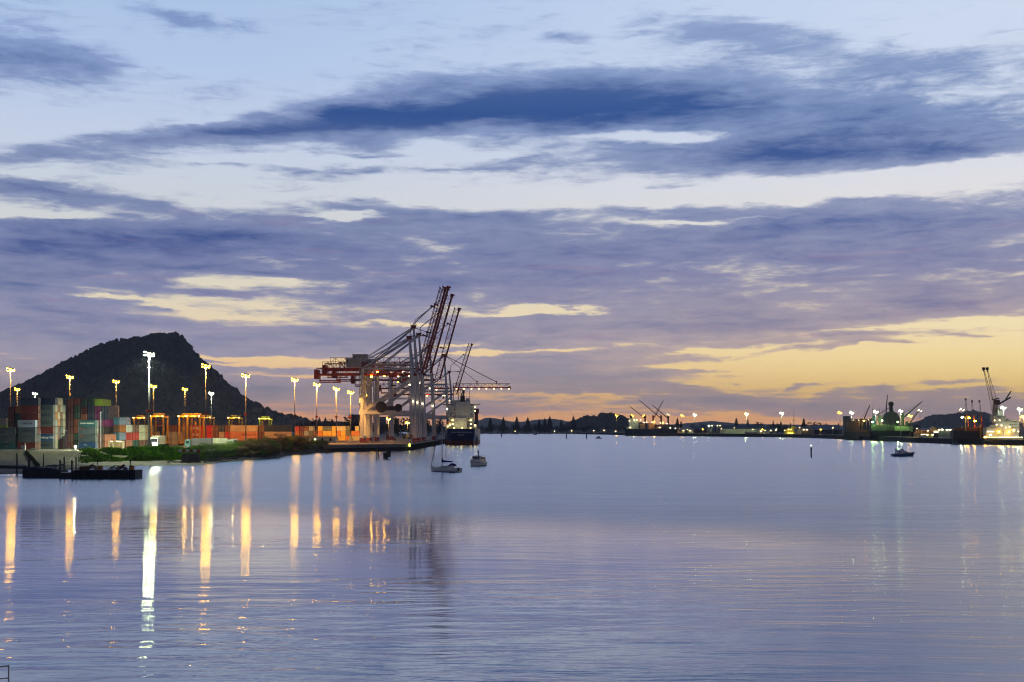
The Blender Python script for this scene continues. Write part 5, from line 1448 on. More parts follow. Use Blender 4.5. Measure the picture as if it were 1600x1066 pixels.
# silos
t = thing('silo_block', 'tall grey grain silos with lift tower behind the bulk carriers', 'silos', (X(1341, 1330), 1330, 3.6))
GS = P('silo_grey', (.14, .14, .14))
b = MB(); b.box(X(1320, 1330) - X(1341, 1330), X(1329, 1330) - X(1341, 1330), 0, 8, 0, 19.5); b.build('lift_tower', GS, t)
for k in range(8):
    b = MB(); c = -7.0 + k * 3.6; b.tube((c, 3, 0), (c, 3, 15.6), 1.6, n=14); b.build('silo', GS, t)
b = MB(); b.box(-9, 21, 1.5, 4.5, 15.6, 16.6)
b.build('gallery', GREYST, t)
for x in (-5, 0, 5, 10):
    deck_lamp(t, x, -1.6, 15.4, L_warm(), .22)
for x, z in ((-10, 12), (-7, 10), (-8, 7.5), (0, 4)):
    deck_lamp(t, x, -1, z, L_warm(), .25)

def ship_crane(parent, x, y, z0, h, a_deg, L, dirx, mat, house=1.3, lean_y=0.0):
    b = MB(); b.tube((x, y, z0), (x, y, z0 + h), 1.3, 1.05, n=10); b.build('crane_post', mat, parent)
    b = MB(); b.box(x - house, x + house, y - 1.3, y + 1.3, z0 + h - 3.2, z0 + h + .6); b.build('crane_house', mat, parent)
    a = math.radians(a_deg); p = Vector((x + dirx * 1.4, y, z0 + h - 2.4)); q = p + Vector((dirx * math.cos(a), lean_y, math.sin(a))) * L
    b = MB(); b.beam(p, q, 1.1, 1.2, .6, .6); b.build('jib', mat, parent)
    b = MB(); b.tube((x, y, z0 + h + .5), q, .10, n=4); b.build('hoist_cable', DARKST, parent)
    return q


# geared ship in the middle distance
MAR = P('gear_maroon', (.11, .035, .035)); D = 1700
t = thing('geared_ship', 'dark blue geared cargo ship with four raised maroon jibs, far shore', 'ship', (X(975, D), D, 0), 0.0)
HN = P('far_hull_navy', (.018, .028, .06)); s = D / F
b = hull(90 * s, 18, 9.2, counter=3, zbt=1.0, full=.86, bow_rise=2.2); b.build('hull', [HN, P('far_boot', (.05, .02, .03))], t)
b = MB(); b.box(8 * s, 22 * s, -7, 7, 8.2, 20); b.box(9 * s, 18 * s, -6, 6, 20, 23); b.box(4 * s, 8 * s, -7, 7, 8.2, 12); b.build('superstructure', P('lime_white', (.52, .56, .44)), t)
b = MB(); b.tube((11 * s, 0, 23), (11 * s, 0, 27.5), 1.6, n=8); b.build('funnel', DARKST, t)
b = MB(); b.box(24 * s, 32 * s, -7, 7, 8.2, 16); b.box(37 * s, 47 * s, -7, 7, 8.2, 17); b.box(50 * s, 56 * s, -7, 7, 8.2, 12.5); b.build('hatch_cover', P('hatch_tan', (.34, .20, .12)), t)
b = MB(); b.box(60 * s, 86 * s, -7, 7, 8.2, 14.5); b.build('forecastle', HN, t)
for x, L_, a_, dx in ((33, 24, 38, -1), (45.5, 26, 62, 1), (58, 37, 40, -1), (69, 26, 40, -1)):
    ship_crane(t, x * s, 0, 12, 14.5, a_, L_, dx, MAR)
for x, z in ((15, 21), (19, 21), (25, 21), (30.5, 17.5), (34, 18), (43, 18), (46, 18.5), (56, 17), (59.5, 17), (66, 16), (9, 11), (7.5, 20), (71, 10.5), (79, 10), (86, 10), (55, 11)):
    deck_lamp(t, x * s, -8.5, z, L_sod() if x in (46, 59.5) else L_warm(), .48)
lamp('lamp', t, (45 * s, -14, 20), (1, .75, .3), 1600, .5); lamp('lamp', t, (14 * s, -14, 19), (.9, 1, .6), 700, .5)

# tug
D = 1470; s = D / F
t = thing('harbour_tug', 'yellow lit harbour tug with tall thin mast against the sea wall', 'tug', (X(1222, D), D, 0), 0)
b = hull(27 * s, 8, 3.4, counter=1, zbt=.6, full=.7, bow_rise=1.4); b.build('hull', [P('tug_black', (.03, .03, .035)), DARKST], t)
b = MB(); b.box(4 * s, 21 * s, -3.2, 3.2, 2.4, 6.4); b.box(7 * s, 18 * s, -2.6, 2.6, 6.4, 9.6); b.build('deckhouse', P('tug_yellow', (.62, .52, .06)), t)
b = MB(); b.box(15 * s, 21 * s, -2.2, 2.2, 9.6, 12.4); b.build('wheelhouse', P('tug_yellow2', (.66, .6, .05)), t)
b = MB(); b.tube((18.5 * s, 0, 12.4), (18.5 * s, 0, 31), .28, .16, n=6); b.beam((16 * s, 0, 19.5), (21 * s, 0, 19.5), .4); b.tube((13 * s, 0, 9.6), (13 * s, 0, 16), .8, .6, n=8); b.build('mast', DARKST, t)
for x, z in ((9, 9.2), (12.5, 9.0), (9, 5), (12, 4.6), (15, 4.6), (7, 3.0), (24, 9.8), (3, 8)):
    deck_lamp(t, x * s, -4, z, L_bulk(), .42)
lamp('lamp', t, (11 * s, -8, 8), (1, .85, .3), 350, .4)

# bulk carriers bow-in, one behind the other
D = 1150; s = D / F
GH = P('hull_grime', (.075, .07, .075)); BH = P('hull_black', (.012, .016, .034))
t = thing('bulk_carrier', 'bulk carrier with dark hull partly hidden, left of the two by the silos', 'ship', (X(1318, 1190), 1190, 0), math.radians(-14))
b = hull(95, 17, 7.2, counter=2, zbt=.8, full=.8, bow_rise=1.5); b.build('hull', [GH, BH], t)
b = MB(); b.box(4, 14, -6, 6, 6.3, 17); b.box(14, 34, -5.5, 5.5, 6.3, 9); b.build('superstructure', P('bulk_grey', (.13, .10, .09)), t)
for x, h, L_, a_ in ((16, 10, 17, 68), (36, 9, 26, 86)): ship_crane(t, x, 0, 9, h, a_, L_, 1, DARKST)
b = MB()
for i in range(9):
    for z in (8.5, 10.5, 12.2):
        if rnd.random() < .65: x_ = 26 + i * 1.5; b.box(x_ - .22, x_ + .22, -7.2, -6.9, z, z + .45)
b.build('strip_lamp', L_warm(), t)
deck_lamp(t, 18, -8, 17.5, L_sod(), .55)
lamp('lamp', t, (18, -12, 16), (1, .45, .12), 630, .5); lamp('lamp', t, (30, -14, 10), (1, .8, .5), 280, .5)
t = thing('bulk_carrier', 'black bulk carrier with green lit deck and hopper tower, right of the two', 'ship', (X(1359, 1120), 1120, 0), math.radians(-17))
b = hull(42.5, 15, 8.4, counter=.5, zbt=.8, full=.62, bow_rise=1.2, transom=.95); b.build('hull', [BH, P('boot_rust', (.22, .10, .07))], t)
b = MB(); b.box(1, 21, -6.6, 6.6, 7.5, 13.8)
for i in range(7): b.box(1.5 + i * 2.8, 2.3 + i * 2.8, -7.1, -6.6, 7.5, 13.8)
b.build('deck_cargo_crib', P('crib_grey', (.12, .13, .12)), t)
b = MB(); b.box(21, 36, -6, 6, 7.5, 12.4); b.build('hatch_cover', P('hatch_green', (.30, .34, .22)), t)
for x, h, L_, a_ in ((27.5, 14, 20, 42), (31, 7, 17, 55)): ship_crane(t, x, 0, 9, h, a_, L_, 1, P('crane_dark', (.06, .07, .07)))
for x in (2.5, 8, 11):
    b = MB(); b.tube((x, 0, 13.8), (x, 0, 25 + (x % 3) * 1.5), .3, .15, n=5); b.beam((x - 1, 0, 20), (x + 1, 0, 20), .3); b.build('derrick_post', DARKST, t)
b = MB(); b.box(2.2, 4.6, 3, 6, 13.8, 22); b.build('blue_hopper', P('hopper_blue', (.03, .10, .25)), t)
b = MB(); b.rings([[(8, y, 13.8), (6.5, y, 17), (6.8, y, 22), (10, y, 22), (10.3, y, 17), (9, y, 13.8)] for y in (3, 7)], close=True); b.build('grey_hopper', P('hopper_grey', (.2, .22, .24)), t)
for x, z in ((2.5, 16.2), (10.5, 17.4), (23.5, 16.0)): deck_lamp(t, x, -9, z, L_green(), .6)
lamp('lamp', t, (3, -9, 17), GREENW, 3000, .4); lamp('lamp', t, (11, -9, 18), (.8, 1, .25), 2200, .4); lamp('lamp', t, (24, -9.5, 17), GREENW, 3000, .4)
t = thing('hopper_tower', 'tall domed steel hopper tower standing behind the green lit ship', 'hopper', (X(1394, 1150), 1150, 3.6))
HT = P('tower_steel', (.11, .12, .12))
for x in (-6.2, -2, 2, 6.2):
    b = MB(); b.beam((x, 0, 0), (x, 0, 16), .9); b.beam((x, 7, 0), (x, 7, 16), .9); b.build('leg', HT, t)
b = MB(); b.rings([[(-7, y, 11), (-7, y, 16.5), (-4.8, y, 20.5), (-1.5, y, 22), (1.5, y, 22), (4.8, y, 20.5), (7, y, 16.5), (7, y, 11), (3, y, 8.5), (-3, y, 8.5)] for y in (0, 7)], close=True); b.build('bin', HT, t)
b = MB(); b.box(-1.2, 1.2, 2, 5, 22, 31); b.box(-1.8, 1.8, 1.5, 5.5, 27.5, 30.2); b.beam((0, 3, 26), (2.8, 3, 21.5), .4); b.build('head_tower', DARKST, t)
b = MB(); b.beam((-1, 3, 26), (-22, 3, 13), .5); b.build('conveyor', DARKST, t)

# log ship and heavy-lift crane at the right edge
D = 900; t = thing('log_ship', 'dark hulled log ship with tall thin twin stanchion posts', 'ship', (X(1487, D), D, 0), math.radians(-12))
b = hull(46, 15, 9.2, counter=.5, zbt=1.0, full=.9, transom=.98, bow_rise=.5); b.build('hull', [BH, P('slate_hull', (.05, .07, .11))], t)
b = MB(); b.box(1, 24, -6.8, 6.8, 8.3, 11.2)
for i in range(18): b.box(1.3 + i * 1.25, 1.7 + i * 1.25, -7.1, -6.8, 8.3, 11.9)
b.build('log_cradle', P('log_red', (.12, .045, .035)), t)
for px, top in ((1507.5, 625), (1517, 628), (1528, 628)):
    x = X(px, D) - X(1487, D); zt = Z(top, D)
    b = MB()
    b.tube((x - .2, 0, zt), (x - .1, 0, 10), .13, n=5); b.tube((x + .3, 0, zt), (x + 2.4, 0, 10), .16, n=5)
    for k in range(7): q = k / 7; q2 = (k + .5) / 7; b.tube((x - .2, 0, zt - (zt - 10) * q), (x + .3 + 2.1 * q2, 0, zt - (zt - 10) * q2), .06, n=4)
    b.box(x - .55, x + .65, -.6, .6, zt - .3, zt + 1.0); b.build('derrick', DARKST, t)
    b = MB(); b.beam((x + 2.2, 0, 8.5), (x + 1.3, 0, 20), .7); b.build('king_post', REDST, t)
for x, z, m in ((6, 18.5, L_mh()), (10.5, 18.2, L_sod()), (14.5, 16, L_sod())): deck_lamp(t, x, -8, z, m, .55)
b = MB(); b.beam((8.3, -8, 9), (8.3, -8, 19), .7); b.beam((6, -8, 18.8), (11, -8, 18.8), .5); b.build('light_tower', P('amber_post', (.6, .42, .12)), t)
lamp('lamp', t, (8, -12, 18), (1, .8, .35), 490, .4); lamp('lamp', t, (14, -12, 16), (1, .45, .12), 420, .4)
b = MB(); b.beam((18.2, -8, 3.6), (18.2, -8, 13.5), .8); b.build('amber_gangway', MATS['amber_post'], t)
D = 868; t = thing('white_ship', 'black hulled ship with white lit superstructure at the right edge', 'ship', (X(1535, D), D, 0), math.radians(-6))
b = hull(31, 12, 4.4, counter=.5, zbt=.6, full=.85, transom=.95, bow_rise=.4); b.build('hull', [BH, BH], t)
SWB = P('superwhite', (.28, .30, .34))
b = MB(); b.box(1.5, 12, -5, 5, 3.5, 11.5); b.box(8, 14, -5, 5, 3.5, 19.5); b.box(14, 22.5, -5, 5, 3.5, 15.8); b.box(3.5, 9, -5.4, -5, 11.5, 13.2); b.build('superstructure', SWB, t)
b = MB(); b.tube((10.4, 0, 19.5), (10.1, 0, 24.5), 1.5, .9, n=10); b.tube((12.3, 0, 19.5), (12.1, 0, 23.5), .8, .5, n=8); b.build('funnel', DARKST, t)
b = MB(); b.box(13, 25.2, -5.6, 5.6, 15.8, 16.3); b.box(24.2, 25.2, -5.6, -4.6, 15.4, 16.6); b.build('bridge_wing', GREYST, t)
windows_on(t, t, -5.0, 14.5, 22, (13.6, 11.2, 8.8), 5, .6, axis='y', skip=.2)
for x, z in ((2.2, 8.8), (3.9, 8.8), (5.4, 8.8), (3.5, 6.5), (4.3, 6.5), (14, 11.5), (16.2, 11.8), (18.8, 9), (22, 8.8), (6.5, 16.4), (9.8, 16.4), (7.8, 13.4), (11, 13)): deck_lamp(t, x, -5.8, z, L_warm(), .26)
for k in range(14): deck_lamp(t, 1.2 + k * 1.75, -6.4, 4.9, L_warm() if k > 4 else L_bulk(), .26)
for x, z in ((9.2, 8.6), (15.6, 8.6), (.2, 5)): deck_lamp(t, x, -6, z, L_sod(), .42)
lamp('lamp', t, (10, -12, 10), (1, .85, .6), 40, .4); lamp('lamp', t, (1, -9, 8), (1, .5, .15), 120, .4)
# mobile harbour cranes with twin lattice jibs
D = 905
for px0, px1, lab in ((1536.8, 1553.5, 'left'), (1542.4, 1558.0, 'right')):
    t = thing('mobile_harbour_crane', f'tall lattice jib of a mobile crane, {lab} of the pair at the right edge', 'mobile crane', (X(px1, D), D, 3.6), group='mobile harbour cranes')
    tipx, tipz = X(px0, D) - X(px1, D), Z(577, D) - 3.6
    b = MB()
    pL, pR = Vector((-1.2, 0, 18)), Vector((2.6 if lab == 'right' else 1.6, 0, 18)); tp = Vector((tipx, 0, tipz))
    b.tube(pL, tp + Vector((-.1, 0, 0)), .16, n=5); b.tube(pR, tp + Vector((.3, 0, 0)), .16, n=5)
    for k in range(22):
        q, q2 = k / 22, (k + .5) / 22; b.tube(pL.lerp(tp, q), pR.lerp(tp, q2), .055, n=4); b.tube(pR.lerp(tp, q2), pL.lerp(tp, (k + 1) / 22), .055, n=4)
    b.build('jib', P('jib_amber', (.30, .17, .05)), t)
    b = MB(); b.box(tipx - .8, tipx + .9, -.7, .7, tipz - .6, tipz + 1.3); b.beam((tipx - .8, 0, tipz + 1.2), (tipx + .2, 0, tipz - 1.8), .5); b.build('jib_head', DARKST, t)
    b = MB(); b.tube((0, 1, 2), (0, 1, 24), 1.0, .8, n=10); b.build('tower', GREYST, t)
    b = MB(); b.box(-4, 4, -2, 4, 0, 2.2); b.box(-2.2, 2.2, -1.2, 3, 12, 17); b.build('chassis', GREYST, t)
    if lab == 'right':
        b = MB(); b.box(-1.8, 2.0, 0, 2, 24, 27.5); b.beam((-3.2, 1, 27.6), (1.6, 1, 28.6), 1.4, .8); b.beam((1.6, 1, 24.5), (9.8, 1, 29.2), 1.5, .9); b.beam((6.5, 1, 28), (10.2, 1, 33.6), .7); b.build('machinery_head', DARKST, t)

# light masts on the far shore
for px, py, k, lab in ((963.5, 650, 's', 'amber mast in front of the low wooded hill'), (988, 650, 's', 'faint amber mast over the geared ship bridge'), (1007, 650.5, 's', 'amber mast between the maroon jibs'), (1044, 648.5, 'w', 'white mast right of the maroon jibs'),
                       (1066, 650, 's', 'amber mast left of the dark sheds'), (1085.5, 648.8, 'm', 'white mast over the slate shed'), (1166.5, 647.5, 'm', 'white mast over the pale green warehouse'), (1221.5, 646.5, 'm', 'bright white mast over the tug'),
                       (1312.5, 645.5, 's', 'amber mast left of the silos'), (1331, 645.5, 'm', 'white mast over the silo tower'), (1368.5, 644, 'm', 'large white light over the blue hopper'), (1407.5, 642.5, 'm', 'white mast right of the hopper tower'),
                       (1437.5, 642, 'w', 'twin white lamps on the mast left of the bluff'), (1422, 650.5, 's', 'amber mast behind the green lit ship jibs'), (1503, 640.5, 'w', 'twin white lamps over the bluff'), (1567.5, 637.5, 'm', 'white light behind the white ship funnel'), (1593.5, 640, 'm', 'white mast at the far right edge'), (1599, 652, 's', 'amber mast at the far right edge')):
    D = max(shore_r(px) + 12, 24 * F / max(1, (HY - py)) * .0 + shore_r(px) + 12)
    Hm = Z(py, D)
    mast(px, py, Hm, k, lab, {'s': 9000, 'm': 14000, 'w': 6000}[k], D=D, ring=1.25 if D > 1100 else .9, base_z=3.6, bare=True, group='light masts across the harbour', rp=.30, light=(k != 'w' and px not in (988, 1066)))

# parked vans, stacked boxes and kerb lamps along the far quay
rq = random.Random(31)
def quay_lamp(px, k, label, h=7.5):
    D = shore_r(px) + 6; t = thing('quay_lamp', label, 'lamp post', (X(px, D), D, 3.6), 0, 'small lamp posts along the far quay')
    b = MB(); b.tube((0, 0, 0), (0, 0, h), .14, .09, n=6); b.beam((0, 0, h), (0, -1.1, h + .15), .12); b.build('post', GALV, t)
    b = MB(); b.box(-.4, .4, -1.4, -.7, h - .15, h + .2); b.build('lens', (L_sod, L_warm, L_bulk)[k](), t)


for i, (px, k, near) in enumerate(((1074, 1, 'under the cream warehouse'), (1098, 0, 'before the slate shed'), (1127, 1, 'left end of the pale green warehouse'), (1147, 2, 'middle of the pale green warehouse'), (1176, 1, 'by the low brown shed'), (1191, 0, 'by the ochre shed'),
                                   (1213, 1, 'left of the tug'), (1249, 1, 'right of the tug'), (1282, 0, 'left end of the mauve roofed shed'), (1301, 1, 'right end of the mauve roofed shed'), (1432, 2, 'right of the green lit ship'), (1449, 1, 'before the ochre roofed shed'), (1471, 1, 'before the grey green warehouse'), (1482, 2, 'beside the log ship stern'), (1583, 0, 'near the far right edge'))):
    quay_lamp(px, k, f'small quay lamp {near}', 5 + rq.random() * 3)
for i, (px, c, lab) in enumerate(((1080, 'white', 'white van parked before the cream warehouse'), (1104, 'maroon', 'dark red box truck on the far quay below the slate shed'), (1139, 'white', 'white van before the pale green warehouse'), (1206, 'navy', 'navy van parked left of the tug'), (1290, 'grey', 'grey van before the mauve roofed shed'), (1444, 'white', 'white van under the ochre roofed shed'))):
    D = shore_r(px) + 14; t = thing('van', lab, 'van', (X(px, D), D, 3.6), 0, 'vans on the far quay')
    m_ = paint('van_' + c, CC[c], .4)
    b = MB(); b.rings([[(-2.6, y, .5), (-2.6, y, 2.3), (1.4, y, 2.3), (2.2, y, 1.4), (2.9, y, 1.2), (2.9, y, .5)] for y in (-1, 1)], close=True); b.build('body', m_, t)
    b = MB(); b.quad((1.35, -1.01, 1.4), (2.1, -1.01, 1.4), (1.35, -1.01, 2.1)); b.box(-1.8, 1.0, -1.02, -1.0, 1.4, 2.0); b.build('window', GLASS, t)
    for xx in (-1.7, 1.9):
        for yy in (-.95, .95): wheel(t, xx, yy, .36, .22)
# ------------------------------------------------------------------ trees and bank plants
def leaf_mat(name, a, b):
    m, nt, o = new_mat(name)
    tc = nt.nodes.new('ShaderNodeTexCoord'); oi = nt.nodes.new('ShaderNodeObjectInfo')
    n = noise(nt, tc.outputs['Object'], 1.4, 3.0, 0.6)
    c = mixc(nt, (n + (S(nt, oi.outputs['Random']) - 0.5) * 0.35).ss(0.32, 0.68), a, b)
    p = nt.nodes.new('ShaderNodeBsdfPrincipled'); nt.links.new(c.k, p.inputs['Base Color']); p.inputs['Roughness'].default_value = 0.7
    p.inputs['Specular IOR Level'].default_value = 0.2
    nt.links.new(p.outputs[0], o.inputs['Surface'])
    return m


PINE = leaf_mat('pine_needles', (.010, .018, .012, 1), (.030, .044, .026, 1))
BUSHG = leaf_mat('bush_leaves_green', (.020, .050, .008, 1), (.13, .22, .028, 1))
BUSHO = leaf_mat('bush_leaves_olive', (.035, .038, .010, 1), (.20, .15, .05, 1))
BUSHD = leaf_mat('bush_leaves_dry', (.09, .06, .03, 1), (.42, .28, .15, 1))
BARK = paint('bark', (.05, .038, .03), .9)


def pine_meshes(seed, H=30.0):
    rr = random.Random(seed); c = MB(); n = 17
    for k in range(n):
        q = k / (n - 1); z = H * (.10 + .86 * q); R = H * .20 * (1 - q) ** .75 * rr.uniform(.82, 1.1) + .35
        m = 13
        for i in range(m):
            a = 2 * math.pi * (i + rr.random()) / m; r = R * rr.uniform(.7, 1.08)
            d = Vector((math.cos(a), math.sin(a), 0)); u = Vector((-math.sin(a), math.cos(a), 0))
            for j in range(4):
                s0, s1 = j / 4, (j + 1) / 4
                w0, w1 = 1.0 * (.4 + math.sin(s0 * 2.6)), 1.0 * (.4 + math.sin(min(1, s1) * 2.6))
                p0 = d * (r * s0) + Vector((0, 0, z + r * .10 * s0 * s0 - .1)); p1 = d * (r * s1) + Vector((0, 0, z + r * .10 * s1 * s1 - .1))
                c.quad(p0 - u * w0, p0 + u * w0, p1 + u * w1, p1 - u * w1)
                h = .75 * rr.uniform(.6, 1.2); c.quad(p0 + Vector((0, 0, -h)), p1 + Vector((0, 0, -h)), p1 + Vector((0, 0, h * .9)), p0 + Vector((0, 0, h * .9)))
    t = MB(); t.tube((0, 0, 0), (0, 0, H * .97), H * .018, .08, n=7)
    t.tube((0, 0, H * .95), (0, 0, H * 1.02), .12, .02, n=4)
    return c, t


_pines = []
for k in range(3):
    c, t_ = pine_meshes(k + 3)
    _pines.append((c, t_))
_pm = {}
def pine(px, top, D, label, base=1.2, wide=1.0, k=0, group='norfolk pines along the far shore'):
    H = Z(top, D) - base
    t = thing('pine_tree', label, 'pine tree', (X(px, D), D, base), rnd.uniform(0, 6), group)
    s = H / 30.6
    if k not in _pm:
        c, tk = _pines[k]; a = c.build('crown', PINE, t); b_ = tk.build('trunk', BARK, t); _pm[k] = (a.data, b_.data)
    else:
        for nm, d in zip(('crown', 'trunk'), _pm[k]):
            o = bpy.data.objects.new(nm, d); col.objects.link(o); o.parent = t
    t.scale = (s * wide, s * wide, s)
    return t


PN = [(766, 651), (786.5, 650.5), (807.5, 649.5), (824.5, 650.5), (842.5, 654), (851, 652), (859, 648.5), (877, 655.5), (896, 648.5)]
for i, (px, py) in enumerate(PN):
    pine(px, py, 2280 if px != 896 else 2420, f'{ORD[i]} tall pine counted from the ship along the far shore', k=i % 3, wide=1.12)
for i, (px, py, D, lab) in enumerate(((1058.5, 651.5, 1900, 'broad pine behind the foredeck of the geared ship'), (1064, 657, 1800, 'small pine left of the dark sheds'), (1150.5, 651.5, 1680, 'tall dense pine over the pale green warehouse'), (1168.5, 652, 1750, 'slender sparse pine right of the dense pine'),
                                      (1208, 655, 1800, 'thin pine left of the tug'), (1220, 657.5, 1760, 'stubby pine behind the bright white mast'), (1256, 652, 1700, 'pine right of the tug mast'), (1310, 660, 1600, 'small pine behind the mauve roof'), (1184, 658, 1700, 'low pine beside the ochre shed'),
                                      (499, 650.5, 1900, 'pine in the trio above the amber containers, left'), (508.5, 650.5, 1900, 'pine in the trio above the amber containers, middle'), (518.5, 653, 1900, 'pine in the trio above the amber containers, right'))):
    pine(px, py, D, lab, k=i % 3, wide={1168.5: .6, 1208: .6, 1058.5: 1.0, 518.5: 1.3}.get(px, 1.1), base=3.6, group='pines behind the port')


def crown_mb(seed, W, H, n, leaf, dome=True, drop=0.35):
    rr = random.Random(seed); c = MB(); cl = []
    for i in range(14):
        a = rr.uniform(0, 6.28); r = W * .5 * rr.random() ** .5 * .75; cl.append((r * math.cos(a), r * math.sin(a), H * rr.uniform(.28, .78), rr.uniform(.22, .38) * min(W, H * 1.3)))
    for i in range(n):
        x, y, z, r = rr.choice(cl); d = Vector((rr.gauss(0, 1), rr.gauss(0, 1), rr.gauss(0, 1))).normalized()
        p = Vector((x, y, z)) + d * r * (.6 + .45 * rr.random()); p.z = max(.05 * H, min(H, p.z))
        u = Vector((rr.uniform(-1, 1), rr.uniform(-1, 1), rr.uniform(-.5, 1))).normalized(); w = u.cross(d)
        if w.length < .1: continue
        w = w.normalized(); s = leaf * rr.uniform(.5, 1.3)
        c.quad(p - u * s, p + w * s * .55, p + u * s, p - w * s * .55)
    return c


_tm = {}
def tree(px, top, D, W, label, mat=PINE, base=1.2, k=0, name='tree', group=None, cat='tree', n=520):
    H = Z(top, D) - base
    t = thing(name, label, cat, (X(px, D), D, base), rnd.uniform(0, 6), group)
    key = (k, mat.name, n)
    if key not in _tm:
        a = crown_mb(40 + k, 12, 10, n, .75).build('crown', mat, t)
        b = MB(); b.tube((0, 0, 0), (0, 0, 5), .4, .25, n=6)
        for j in range(4): a_ = j * 1.7 + k; b.tube((0, 0, 3.2), (2.2 * math.cos(a_), 2.2 * math.sin(a_), 6.2), .2, .08, n=5)
        b_ = b.build('trunk', BARK, t); _tm[key] = (a.data, b_.data)
    else:
        for nm, d in zip(('crown', 'trunk'), _tm[key]):
            o = bpy.data.objects.new(nm, d); col.objects.link(o); o.parent = t
    t.scale = (W / 12, W / 12, H / 9.6)
    return t


i = 0; px = 752.0
while px < 984:
    top = 664 + rnd.uniform(-2.5, 2.5) + (3 if px > 900 else 0)
    tree(px, top, 2250 + rnd.uniform(-20, 60), rnd.uniform(11, 17), f'round dark shore tree, {ORD[i]} of the far row counted from the ship', k=i % 4, group='round trees along the far shore'); px += rnd.uniform(6.5, 9.5); i += 1
for j, (px, py, D, W) in enumerate(((552, 650, 1200, 22), (470, 661, 1500, 26), (482, 660, 1500, 22), (490, 656, 1500, 14), (514, 657, 1700, 22), (526, 663, 1500, 14), (622, 652, 1150, 16), (644, 652, 1300, 10), (665, 652, 1250, 10), (686, 652, 1350, 10), (590, 662, 1400, 20), (604, 661, 1400, 20))):
    tree(px, py, D, W, f'dark broadleaf tree behind the wharf, {ORD[j]} listed along the skyline near column {"ABCDEFGHIJKL"[j]}' if False else ['dark tree beside the blue grey block left of the cranes', 'wide dark tree at the toe of the big hill', 'dark tree between the hill toe and the sodium mast', 'narrow dark tree left of the pine trio', 'dark tree merged with the pine trio', 'low dark tree right of the pine trio', 'tall dark tree seen under the crane portal', 'narrow dark tree between the waterside crane legs', 'dark tree seen just right of the third crane', 'dark tree just left of the ship stern', 'low dark tree under the portal, left', 'low dark tree under the portal, right'][j], base=3.0, k=j % 4, group='dark trees behind the wharf')
for j, (px, py, D, W) in enumerate(((1186, 661, 1640, 16), (1203, 664, 1700, 16), (1214, 663, 1700, 18), (1226, 664, 1680, 14), (1270, 660.5, 1750, 26), (1282, 662, 1750, 24), (1296, 663.5, 1750, 18), (1090, 664, 1850, 20), (1102, 664.5, 1850, 16), (1118, 664, 1850, 16), (1424, 663, 1300, 18))):
    tree(px, py, D, W, ['bushy tree beside the low pine', 'dark bushy tree above the pale shed', 'wide dark tree left of the white mast', 'dark tree behind the tug', 'broad rounded tree behind the brick toned shed', 'second broad rounded tree behind the mauve roof', 'low tree behind the mauve roof', 'low tree over the slate shed, left', 'low tree over the slate shed, middle', 'low tree over the slate shed, right', 'low tree at the left foot of the bluff'][j], base=3.6, k=j % 4, group='dark trees behind the sheds')
# blocks of flats seen between cranes
for px0, px1, py, D, lab in ((549, 562, 648.5, 1500, 'blue grey building left of the first crane leg'), (586, 602, 652, 1600, 'pale blue tower seen under the crane portal'), (616, 622, 655, 1600, 'slim grey building between the crane legs')):
    t = thing('apartment_block', lab, 'building', (X((px0 + px1) / 2, D), D, 3.4)); w = (X(px1, D) - X(px0, D)) / 2; H = Z(py, D) - 3.4
    b = MB(); b.box(-w, w, 0, 12, 0, H); b.build('wall', paint('block_blue', (.13, .17, .24), .7), t)
    b = MB(); b.box(-w - .3, w + .3, -.3, 12.3, H, H + .5); b.build('roof', GREYST, t)
    for fl in range(int(H / 3)):
        b = MB(); b.box(-w + .6, w - .6, -.06, 0, 1 + fl * 3, 2.3 + fl * 3); b.build('window', GLASS, t)
# houses among the far trees
for j, (px, py, D, lit) in enumerate(((792, 672, 2235, 0), (805, 671, 2235, 1), (866, 671, 2225, 1), (893, 670, 2190, 1), (903, 672, 2180, 0), (922, 672, 2120, 0), (928, 670, 2120, 1), (943, 668.5, 2060, 1), (952, 670.5, 2030, 0), (962, 671, 2000, 1), (975, 672, 1950, 0))):
    shed(px - 4, px + 4.5, py, D, P('house_pale', (.30, .28, .24)) if j % 2 else P('house_rose', (.26, .20, .17)), RG, f'small waterfront house, {ORD[j]} along the far shore from the left', depth=9, base=1.2 if px < 900 else 1.8, name='waterfront_house', gable=bool(j % 2), lights=1 if lit else 0)

# bank shrubs
def bush_mb(seed, W, H, n, leaf):
    return crown_mb(seed, W, H, n, leaf)
_bm = {}
def bush(px, D, W, H, mat, label, z):
    t = thing('shrub', label, 'shrub', (X(px, D), D, z), rnd.uniform(0, 6), 'shrubs on the bank')
    k = rnd.randrange(4); key = (k, mat.name)
    if key not in _bm:
        a = crown_mb(80 + k, 4, 3, 900, .16).build('crown', mat, t)
        b = MB()
        for j in range(5): a_ = j * 1.26; b.tube((0, 0, -.2), (.9 * math.cos(a_), .9 * math.sin(a_), 1.5), .07, .03, n=4)
        s_ = b.build('stem', BARK, t); _bm[key] = (a.data, s_.data)
    else:
        for nm, d in zip(('crown', 'stem'), _bm[key]):
            o = bpy.data.objects.new(nm, d); col.objects.link(o); o.parent = t
    t.scale = (W / 4, W / 4, H / 2.7)


